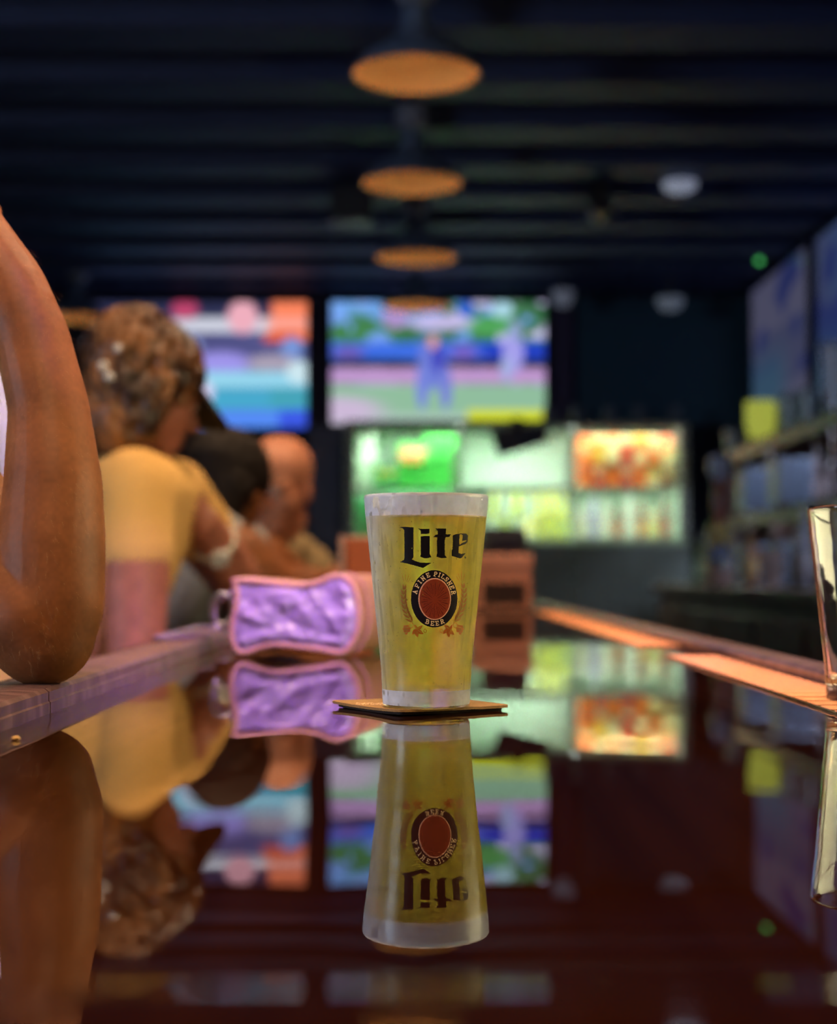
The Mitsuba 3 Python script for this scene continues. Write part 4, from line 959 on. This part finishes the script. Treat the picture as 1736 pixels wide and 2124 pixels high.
# a slack length of the strap lies on the arm rail
def on_rail(px, py):
    d = F * .0765 / (py - 1190.0)
    q = P(px, py, d); return V3(q[0], q[1], ZB + .0205)
V3 = lambda *a: np.array(a, float)
lp = [on_rail(*c) for c in ((462, 1306), (420, 1301), (362, 1301), (312, 1308), (292, 1320), (330, 1323), (400, 1319), (440, 1314))]
lp = spline(np.array(lp), 40); lp[:, 0] = np.clip(lp[:, 0], BX0 - .06, BX0 - .012)
add('strap', cat(tube(lp, .0026, 8), tube(lp + [.0052, 0, 0], .0026, 8)), 'mat_gloss', (.25, .18, .26), True, parent=bg, label='pale strap lying on the arm rail')

# ------------------------------------------------------------------ people
def V(*a): return np.array(a, float)
def unit(a): a = np.asarray(a, float); return a / (np.linalg.norm(a) + 1e-12)


def head_frame(c, yaw, pitch=0.0, roll=0.0, s=1.0):
    """Local head axes: +x the face, +z up. yaw from world +x towards +y; pitch > 0 nods down."""
    M = trimesh.transformations.euler_matrix(math.radians(roll), math.radians(pitch), math.radians(yaw), 'sxyz')
    M[:3, :3] *= s; M[:3, 3] = c
    return M


def head_parts():
    cr = fuse([ball((-.012, 0, .045), (.098, .077, .080), 40), hull(((.045, 0, .055), .046), ((.040, .020, .02), .045), ((.040, -.020, .02), .045), ((-.03, 0, .02), .06)),
               hull(((.040, .032, -.018), .034), ((.040, -.032, -.018), .034), ((.052, 0, -.085), .024), ((.052, .014, -.088), .018), ((.052, -.014, -.088), .018), ((-.005, .045, -.055), .021), ((-.005, -.045, -.055), .021), ((-.02, .05, 0), .02), ((-.02, -.05, 0), .02)),
               hull(((.079, .030, .030), .012), ((.084, .012, .030), .012), ((.070, .045, .026), .010)), hull(((.079, -.030, .030), .012), ((.084, -.012, .030), .012), ((.070, -.045, .026), .010))])
    for s in (-1, 1):
        cr = cr - ball((.096, s * .031, .010), (.016, .017, .012), 20)
    nose = hull(((.082, 0, .024), .008), ((.104, 0, -.020), .0115), ((.086, 0, -.024), .012))
    wings = [hull(((.092, s * .012, -.024), .0085), ((.080, s * .010, -.020), .008)) for s in (-1, 1)]
    mouth = [ball((.076, 0, -.052), (.012, .024, .0062), 20), ball((.074, 0, -.064), (.013, .020, .0070), 20)]
    ears = [fuse([ball((-.004, s * .078, .000), (.017, .009, .030), 20)]) - ball((.002, s * .088, .002), (.009, .006, .018), 16) for s in (-1, 1)]
    return [cr, nose, *wings, *mouth, *ears]


def hand(w, d, n, thumb_side, curl=22, size=1.0, spread=3.0):
    """Palm and five bent fingers at wrist w, pointing along d; n: the way the palm faces; thumb_side: +1 or -1 along d x n."""
    d, n = unit(d), np.asarray(n, float); n = unit(n - d * (n @ d)); s = np.cross(d, n) * thumb_side
    o = lambda a, b, c: w + size * (d * a + s * b + n * c)
    out = [hull((o(.0, .012, 0), .020 * size), (o(.0, -.012, 0), .019 * size), (o(.075, .026, 0), .0125 * size), (o(.080, .004, -.002), .0125 * size), (o(.072, -.026, 0), .0115 * size), (o(.03, .028, .006), .013 * size))]
    for k, (b, L, r) in enumerate(((.027, .070, .0092), (.009, .078, .0095), (-.009, .073, .0090), (-.026, .056, .0080))):
        q = o(.076 - .004 * abs(k - 1), b, 0); ang = math.radians(curl * .6); yw = math.radians(spread * (1.3 - k))
        for j, (f, rr) in enumerate(((.46, 1.0), (.31, .92), (.23, .82))):
            dv = (d * math.cos(yw) + s * math.sin(yw)) * math.cos(ang) + n * math.sin(ang)
            e = q + dv * L * f * size
            out.append(hull((q, r * rr * size), (e, r * (rr - .08) * size))); q = e; ang += math.radians(curl * (1.25 if j == 0 else .8))
    q = o(.018, .026, .008); ang = 0
    for L, r in ((.040, .0125), (.032, .0105), (.025, .0092)):
        dv = unit(d * (.62 + .12 * ang) + s * (.62 - .25 * ang) + n * (.42 + .1 * ang)); e = q + dv * L * size
        out.append(hull((q, r * size), (e, r * .9 * size))); q = e; ang += 1
    return out


def limb(*pr): return [hull(pr[k], pr[k + 1]) for k in range(len(pr) - 1)]


def grow(parts_args, g): return [(p, r + g) for p, r in parts_args]


def figure(label, J, skin, shirt, pants, hair=None, head=(0, 0, 0), hs=1.0, female=False, edge=.012, sleeve=.55, arms=True, extra_body=(), shirt_mat='mat_cloth', shirt_key='shirt', skip_right=False):
    """A seated guest. J: joints in the world; clothing is fitted over the same skeleton."""
    k = thing('person', label, 'person')
    g = -.004 if female else .004
    hip, chest, neck, hc = J['hip'], J['chest'], J['neck'], J['head']
    fwd = unit(np.r_[(J['kr'] + J['kl'] - J['hr'] - J['hl'])[:2], 0])
    sr, sl = J['sr'], J['sl']
    waist = (hip + chest) / 2 + V(0, 0, -.02)
    lat = unit(sr - sl); lh = unit(J['hr'] - J['hl'])
    torso = [((hip + lh * .075, .115 + g), (hip - lh * .075, .115 + g), (waist + lat * .05, .105 + g), (waist - lat * .05, .105 + g)),
             ((waist + lat * .05, .105 + g), (waist - lat * .05, .105 + g), (chest + lat * .075, .108 + g), (chest - lat * .075, .108 + g)),
             ((chest + lat * .075, .108 + g), (chest - lat * .075, .108 + g), (sr - lat * .02, .055), (sl + lat * .02, .055), (neck - V(0, 0, .05), .06))]
    M = head_frame(hc, *head, s=hs)
    rot = M[:3, :3] / hs
    nb = hc + rot @ V(-.035, 0, -.085) * hs
    parts = [hull(*t) for t in torso]
    parts += [hull((neck - V(0, 0, .05), .060), (neck, .056 + g), ), hull((neck, .055 + g), (nb, .054 + g), (hc + rot @ V(.0, 0, -.055) * hs, .045))]
    for h in head_parts(): parts.append(h.transform(M[:3, :4].tolist()))
    sl_parts = []
    for s, e, w, hd in (('sr', 'er', 'wr', 'hand_r'), ('sl', 'el', 'wl', 'hand_l')):
        if s == 'sr' and skip_right:
            parts += limb((J[s], .056), ((J[s] * .45 + J[e] * .55), .050), (J[e], .040))
        else:
            a = J.get('arm_scale', 1.0)
            parts += limb((J[s], .056), (J[s] * .62 + J[e] * .38, .051 * a), (J[e], .040 * a))
            parts += limb((J[e], .040 * a), (J[e] * .70 + J[w] * .30, .042 * a), (J[w], .027 * a))
            parts += hand(J[w], *J[hd])
        m_ = J[s] * (1 - sleeve) + J[e] * sleeve
        sl_parts += limb((J[s], .070), (J[s] * (1 - sleeve * .5) + J[e] * sleeve * .5, .067), (m_, .066))
    for h_, kn, an in (('hr', 'kr', 'ar'), ('hl', 'kl', 'al')):
        parts += limb((J[h_], .090), (J[kn], .062)); parts += limb((J[kn], .060), (J[kn] * .65 + J[an] * .35, .058), (J[an], .040))
        parts.append(hull((J[an], .036), (J[an] + fwd * .11 - V(0, 0, .035), .030), (J[an] - fwd * .03 - V(0, 0, .03), .032)))
    parts += list(extra_body)
    add('body', soften(fuse(parts), edge), skin, None, True, parent=k)
    cl = [hull(*[(p, r + .012) for p, r in t]) for t in torso[1:]] + [hull(*[(p, r + .013) for p, r in torso[0]])]
    sh = fuse(cl + sl_parts)
    cut = ball(neck + V(0, 0, .035), .078, 28)
    add(shirt_key, soften(sh - cut, .016, 6), shirt_mat, shirt, True, parent=k)
    pn = [hull(*[(p - V(0, 0, .01), r + .018) for p, r in torso[0][:2]])]
    for h_, kn, an in (('hr', 'kr', 'ar'), ('hl', 'kl', 'al')):
        pn += limb((J[h_], .100), (J[kn], .072)); pn += limb((J[kn], .071), (J[an] + V(0, 0, .05), .056))
    add('trousers', soften(fuse(pn), .02, 6), 'mat_cloth', pants, True, parent=k)
    for an in ('ar', 'al'):
        add('shoe', soften(hull((J[an], .045), (J[an] + fwd * .12 - V(0, 0, .035), .038), (J[an] - fwd * .035 - V(0, 0, .032), .040)), .014, 4), 'mat_satin', (.03, .03, .035), True, parent=k)
    eyes = []
    for s in (-1, 1):
        p = (M @ np.r_[.0735, s * .031, .010, 1])[:3]
        ey = trimesh.creation.icosphere(2, .0118 * hs); ey.apply_translation(p)
        ek = add('eye', ey, 'mat_gloss', (.75, .72, .68), True, parent=k)
        ir = trimesh.creation.icosphere(2, .0056 * hs); ir.apply_translation(p + rot @ V(.0082, 0, 0) * hs)
        add('iris', ir, 'mat_gloss', (.08, .05, .03), True, parent=ek)
        add('eyebrow', soften(hull(((.086, s * .014, .036), .0035), ((.084, s * .034, .040), .0035), ((.072, s * .048, .034), .003)).transform(M[:3, :4].tolist()), .004, 3), 'mat_matte', (.06, .035, .02), True, parent=k)
    return k, M


def legs(J, y, spread=.11, kx=-.37):
    J['hr'] = J['hip'] + V(.02, -.085, -.01); J['hl'] = J['hip'] + V(.02, .085, -.01)
    J['kr'] = V(kx, y - spread, .80); J['kl'] = V(kx, y + spread, .80)
    J['ar'] = V(kx - .04, y - spread, .345); J['al'] = V(kx - .04, y + spread, .345)
    return J


def stool(J, lab):
    k = thing('bar_stool', lab, 'stool'); x, y = J['hip'][0], J['hip'][1]
    zs_ = J['hip'][2] - .128
    add('seat', lathe([(0, -.05), (.17, -.05), (.185, -.035), (.185, -.012), (.165, 0), (0, 0)], (x, y, zs_), 40), 'mat_satin', (.05, .03, .025), 40, parent=k)
    for a in (45, 135, 225, 315):
        c, s = math.cos(math.radians(a)), math.sin(math.radians(a))
        add('leg', tube([[x + .12 * c, y + .12 * s, zs_ - .04], [x + .20 * c, y + .20 * s, .002]], .014, 8), 'mat_metal', (.2, .2, .2), True, parent=k)
    add('foot_ring', tube([[x + .170 * math.cos(t), y + .170 * math.sin(t), .28] for t in np.linspace(0, 2 * math.pi, 32)[:-1]], .010, 8, True), 'mat_metal', (.3, .3, .3), True, parent=k)


def hair_cap(M, key, parent, mat, color, fit=1.0, bun=None, nape=True, amp=.006, edge=.008, extra=(), freq=(38, 70, 70)):
    ps = [ball((-.020, 0, .050), (.102 * fit, .086 * fit, .090 * fit), 40)]
    if nape: ps.append(hull(((-.055, .03, .0), .055 * fit), ((-.055, -.03, .0), .055 * fit), ((-.065, .02, -.075), .042), ((-.065, -.02, -.075), .042)))
    ps += list(extra)
    if bun: ps += bun
    hm = fuse(ps) - hull(((.12, .055, .02), .05), ((.12, -.055, .02), .05), ((.10, .05, -.12), .05), ((.10, -.05, -.12), .05), ((.10, 0, .03), .05))
    m = soften(hm, edge, 8)
    n = m.vertex_normals; q = m.vertices
    r = abs(meshkit.fbm(np.c_[q[:, 0] * freq[0], q[:, 1] * freq[1], q[:, 2] * freq[2] * .35], 3, 3) - .5) * 2
    m.vertices = q + n * ((.45 - r) * amp * 2)[:, None]
    m.apply_transform(M)
    return add(key, m, mat, color, True, parent=parent, label=None), m


SEAT = .128
# the guest whose forearm fills the left edge: right elbow on the rail, hand at the jaw
d1 = 1.13
J = dict(hip=V(-.93, 1.52, .845), chest=V(-.478, 1.46, 1.235), neck=V(-.545, 1.44, 1.455), head=V(-.575, 1.42, 1.60), sr=V(-.490, 1.275, 1.33), sl=V(-.49, 1.65, 1.35),
         er=V(-.288, d1 + .01, ZB + .018 + .045), el=V(-.66, 1.74, 1.09), wl=V(-.56, 1.60, .93), hand_l=((.8, -.3, -.1), (0, 0, -1), -1, 14), wr=V(0, 0, 0), hand_r=None)
legs(J, 1.52, kx=-.46)
arm = [(P(x, y, d), r / F * d) for x, y, r, d in ((96, 1322, 98, 1.128), (106, 1250, 111, 1.13), (107, 1120, 111, 1.135), (111, 1000, 101, 1.14), (102, 850, 84, 1.15), (66, 700, 78, 1.16), (24, 600, 75, 1.165), (-70, 455, 66, 1.18))]
fore = limb(*arm)
wpos = arm[-1][0]
J['er'] = arm[0][0] + V(-.004, .004, .004)
up = limb((J['sr'], .060), (J['sr'] * .5 + J['er'] * .5, .056), (J['er'] + V(-.006, 0, .012), .044))
hnd = hand(arm[-1][0], V(-.34, .10, .22), V(-.3, .45, -.3), 1, 34)
ulna = [ball(P(84, 622, 1.158), .011, 16)]
stool(J, 'bar stool of the guest whose forearm fills the left edge of the photo')
k1, M1 = figure('person at the left edge with a bare tanned forearm, elbow on the rail', J, 'skin_tan', (.27, .29, .31), (.05, .06, .09), head=(-8, -4, 0), edge=.0085, sleeve=.42, extra_body=fore + up + hnd + ulna, skip_right=True)
bm = meshkit.WRITTEN[scene[f'{k1}__body']['filename']]
bv, bf, bn = np.array(bm[0], float), bm[1], np.array(bm[2], float)
pick = np.where((bv[:, 0] > -.36) & (bv[:, 1] < 1.30) & (bv[:, 2] > ZB + .03) & (bv[:, 2] < 1.45))[0]
pick = pick[RNG.integers(len(pick), size=2600)]
hv, hf = [], []
for i in pick:
    n_, o_ = bn[i], bv[i] + RNG.normal(size=3) * .002
    t_ = unit(np.cross(np.cross(n_, V(.35, 0, -1) + RNG.normal(size=3) * .35), n_))
    L_ = RNG.uniform(.003, .008); tip = o_ + t_ * L_ + n_ * L_ * .42; sd = unit(np.cross(t_, n_)) * .00006
    o_ = o_ - n_ * .0004
    hf.append([len(hv), len(hv) + 1, len(hv) + 2]); hv += [o_ - sd, o_ + sd, tip]
add('arm_hair', trimesh.Trimesh(np.array(hv), np.array(hf), process=False), 'mat_matte', (.45, .26, .12), parent=k1, kind='stuff', label='fine light hair on the forearm')
labels[f'{k1}__shirt'] = {'label': 'pale grey short-sleeved shirt'}
hair_cap(M1, 'hair', k1, 'mat_satin', (.05, .03, .02))

# yellow shirt, hair pinned up, dark visor
J = dict(hip=V(-.80, 2.80, .845), chest=V(-.575, 2.79, 1.165), neck=V(-.525, 2.80, 1.385), head=V(-.492, 2.80, 1.484), sr=V(-.490, 2.665, 1.315), sl=V(-.47, 2.97, 1.32),
         er=V(-.478, 2.625, 1.015), wr=V(-.50, 2.74, .93), hand_r=((.7, .3, -.1), (0, 0, -1), 1, 12), el=V(-.345, 3.08, ZB + .018 + .040), wl=V(-.405, 2.915, 1.262), hand_l=((-.30, -.12, .9), (-.85, .1, -.2), -1, 45))
J['arm_scale'] = 1.2
legs(J, 2.80, kx=-.44)
stool(J, 'bar stool of the guest in the yellow shirt')
k2, M2 = figure('person in a yellow shirt with brown hair and a dark visor, chin on hand', J, 'skin_rosy', (.74, .44, .15), (.06, .06, .08), head=(40, 14, 0), female=True, sleeve=.36)
labels[f'{k2}__shirt'] = {'label': 'yellow short-sleeved shirt'}
_, hm = hair_cap(M2, 'hair', k2, 'hair_brown', None, fit=1.06, amp=.012, edge=.006,
                 bun=[ball((-.045, 0, .108), (.050, .045, .024), 24), hull(((-.072, .02, .05), .045), ((-.078, -.02, .01), .045), ((-.055, 0, .07), .045)), hull(((-.02, -.062, .02), .038), ((-.035, -.055, -.06), .032), ((-.06, -.03, -.06), .04)), hull(((-.02, .062, .02), .038), ((-.035, .055, -.06), .032), ((-.06, .03, -.06), .04))])
strands = []
for i in range(70):
    a, b = RNG.uniform(-1.3, 1.3), RNG.uniform(-.2, 1.2)
    pts = []
    for t in np.linspace(0, 1, 7):
        aa = a + .25 * math.sin(3 * t + i); bb = b + (1.35 - b) * t * .9
        pts.append(V(-.03 - .112 * math.cos(aa) * math.cos(bb), .098 * math.sin(aa) * math.cos(bb), .052 + .106 * math.sin(bb)) + RNG.normal(size=3) * .002)
    strands.append(tube(spline(pts, 10), np.r_[.0035, np.full(8, .0050), .0025], 6))
st_ = cat(*strands); st_.apply_transform(M2)
add('loose_strands', st_, 'hair_brown', None, True, parent=k2, kind='stuff', label='loose strands of brown hair')
br = []
for t in np.linspace(-1, 1, 21):
    yy_ = .078 * t; f0 = .088 - .045 * t * t; f1 = f0 + .085 * (1 - .55 * t * t)
    br.append([[f0 - .004, yy_, .050], [f1, yy_ * 1.05, -.004 + .012 * t * t]])
br = np.array(br); n = len(br)
top = np.vstack([br[:, 0], br[:, 1]]); v = np.vstack([top, top - [0, 0, .004]]); f = []
for i in range(n - 1):
    a, b, c, d_ = i, i + 1, n + i + 1, n + i
    f += [[a, b, c], [a, c, d_], [a + 2 * n, c + 2 * n, b + 2 * n], [a + 2 * n, d_ + 2 * n, c + 2 * n], [d_, c, c + 2 * n], [d_, c + 2 * n, d_ + 2 * n], [b, a, a + 2 * n], [b, a + 2 * n, b + 2 * n]]
vm = trimesh.Trimesh(v, np.array(f), process=False); vm.apply_transform(M2); vm.fix_normals()
add('visor_brim', vm, 'mat_matte', (.012, .010, .010), 40, parent=k2, label='dark visor brim')
q = (hm.vertices - EYE); yc = q @ V(0, CP, SP); ppx = 868 + F * q[:, 0] / yc; ppy = H / 2 - F * (q @ V(0, -SP, CP)) / yc
for px, py in ((236, 714), (233, 729), (224, 760), (217, 776)):
    near = np.where(np.hypot(ppx - px, ppy - py) < 16)[0]
    c = hm.vertices[near[np.argmin(hm.vertices[near, 1])]]
    s = trimesh.creation.icosphere(2, .0085); s.apply_translation(c + V(0, -.002, 0))
    add('hair_bead', s, 'mat_gloss', (.82, .80, .80), True, parent=k2, label='pale shiny hair bead')
w = J['wl'] * .72 + J['el'] * .28; dv = unit(J['wl'] - J['el'])
u1 = unit(np.cross(dv, V(0, 0, 1))); u2 = np.cross(dv, u1)
bk = thing('wristwatch', 'pale wristwatch on the wrist of the person in yellow', 'watch')
add('strap', tube([w + .0385 * (math.cos(t) * u1 + math.sin(t) * u2) for t in np.linspace(0, 2 * math.pi, 36)[:-1]], .0065, 8, True), 'mat_satin', (.50, .50, .45), True, parent=bk)
fc = w + unit(V(-.15, -1, .3) - dv * (V(-.15, -1, .3) @ dv)) * .043
cs_ = trimesh.creation.cylinder(.019, .009, sections=24); R_ = trimesh.geometry.align_vectors([0, 0, 1], unit(fc - w)); cs_.apply_transform(R_); cs_.apply_translation(fc)
add('case', cs_, 'mat_satin', (.62, .64, .66), 40, parent=bk)

# dark hair, seen from behind
J = dict(hip=V(-.84, 3.50, .845), chest=V(-.57, 3.48, 1.12), neck=V(-.490, 3.48, 1.245), head=V(-.432, 3.50, 1.345), sr=V(-.450, 3.33, 1.245), sl=V(-.43, 3.66, 1.235),
         er=V(-.300, 3.36, ZB + .018 + .046), wr=V(-.115, 3.52, ZB + .034), hand_r=((1, .5, -.04), (0, 0, -1), 1, 12), el=V(-.290, 3.76, ZB + .018 + .040), wl=V(-.12, 3.66, ZB + .034), hand_l=((1, -.25, -.04), (0, 0, -1), -1, 12))
J['arm_scale'] = 1.4
legs(J, 3.50, kx=-.44)
stool(J, 'bar stool of the guest with the dark hair')
k3, M3 = figure('dark-haired person in grey, seen from behind, left of the bald head', J, 'skin_tan', (.36, .36, .38), (.05, .05, .06), head=(66, 18, 0), sleeve=.16)
labels[f'{k3}__shirt'] = {'label': 'grey short-sleeved shirt'}
hair_cap(M3, 'hair', k3, 'mat_matte', (.007, .0035, .003), fit=1.10, amp=.005)

# bald guest turned to his neighbour
J = dict(hip=V(-.84, 4.30, .845), chest=V(-.555, 4.22, 1.12), neck=V(-.415, 4.09, 1.275), head=V(-.365, 4.00, 1.388), sr=V(-.430, 4.03, 1.225), sl=V(-.36, 4.33, 1.225),
         er=V(-.300, 4.06, ZB + .018 + .040), wr=V(-.10, 3.97, ZB + .034), hand_r=((1, -.2, -.04), (0, 0, -1), 1, 12), el=V(-.215, 4.35, ZB + .045), wl=V(-.03, 4.22, ZB + .034), hand_l=((1, -.4, -.04), (0, 0, -1), -1, 12))
J['arm_scale'] = 1.15
legs(J, 4.28, kx=-.44)
stool(J, 'bar stool of the bald guest')
k4, M4 = figure('bald person in a tan shirt turning a flushed face towards the dark-haired neighbour', J, 'skin_fair', (.36, .27, .15), (.06, .055, .05), head=(-112, 14, -6), hs=1.08, sleeve=.42)
labels[f'{k4}__shirt'] = {'label': 'tan short-sleeved shirt'}
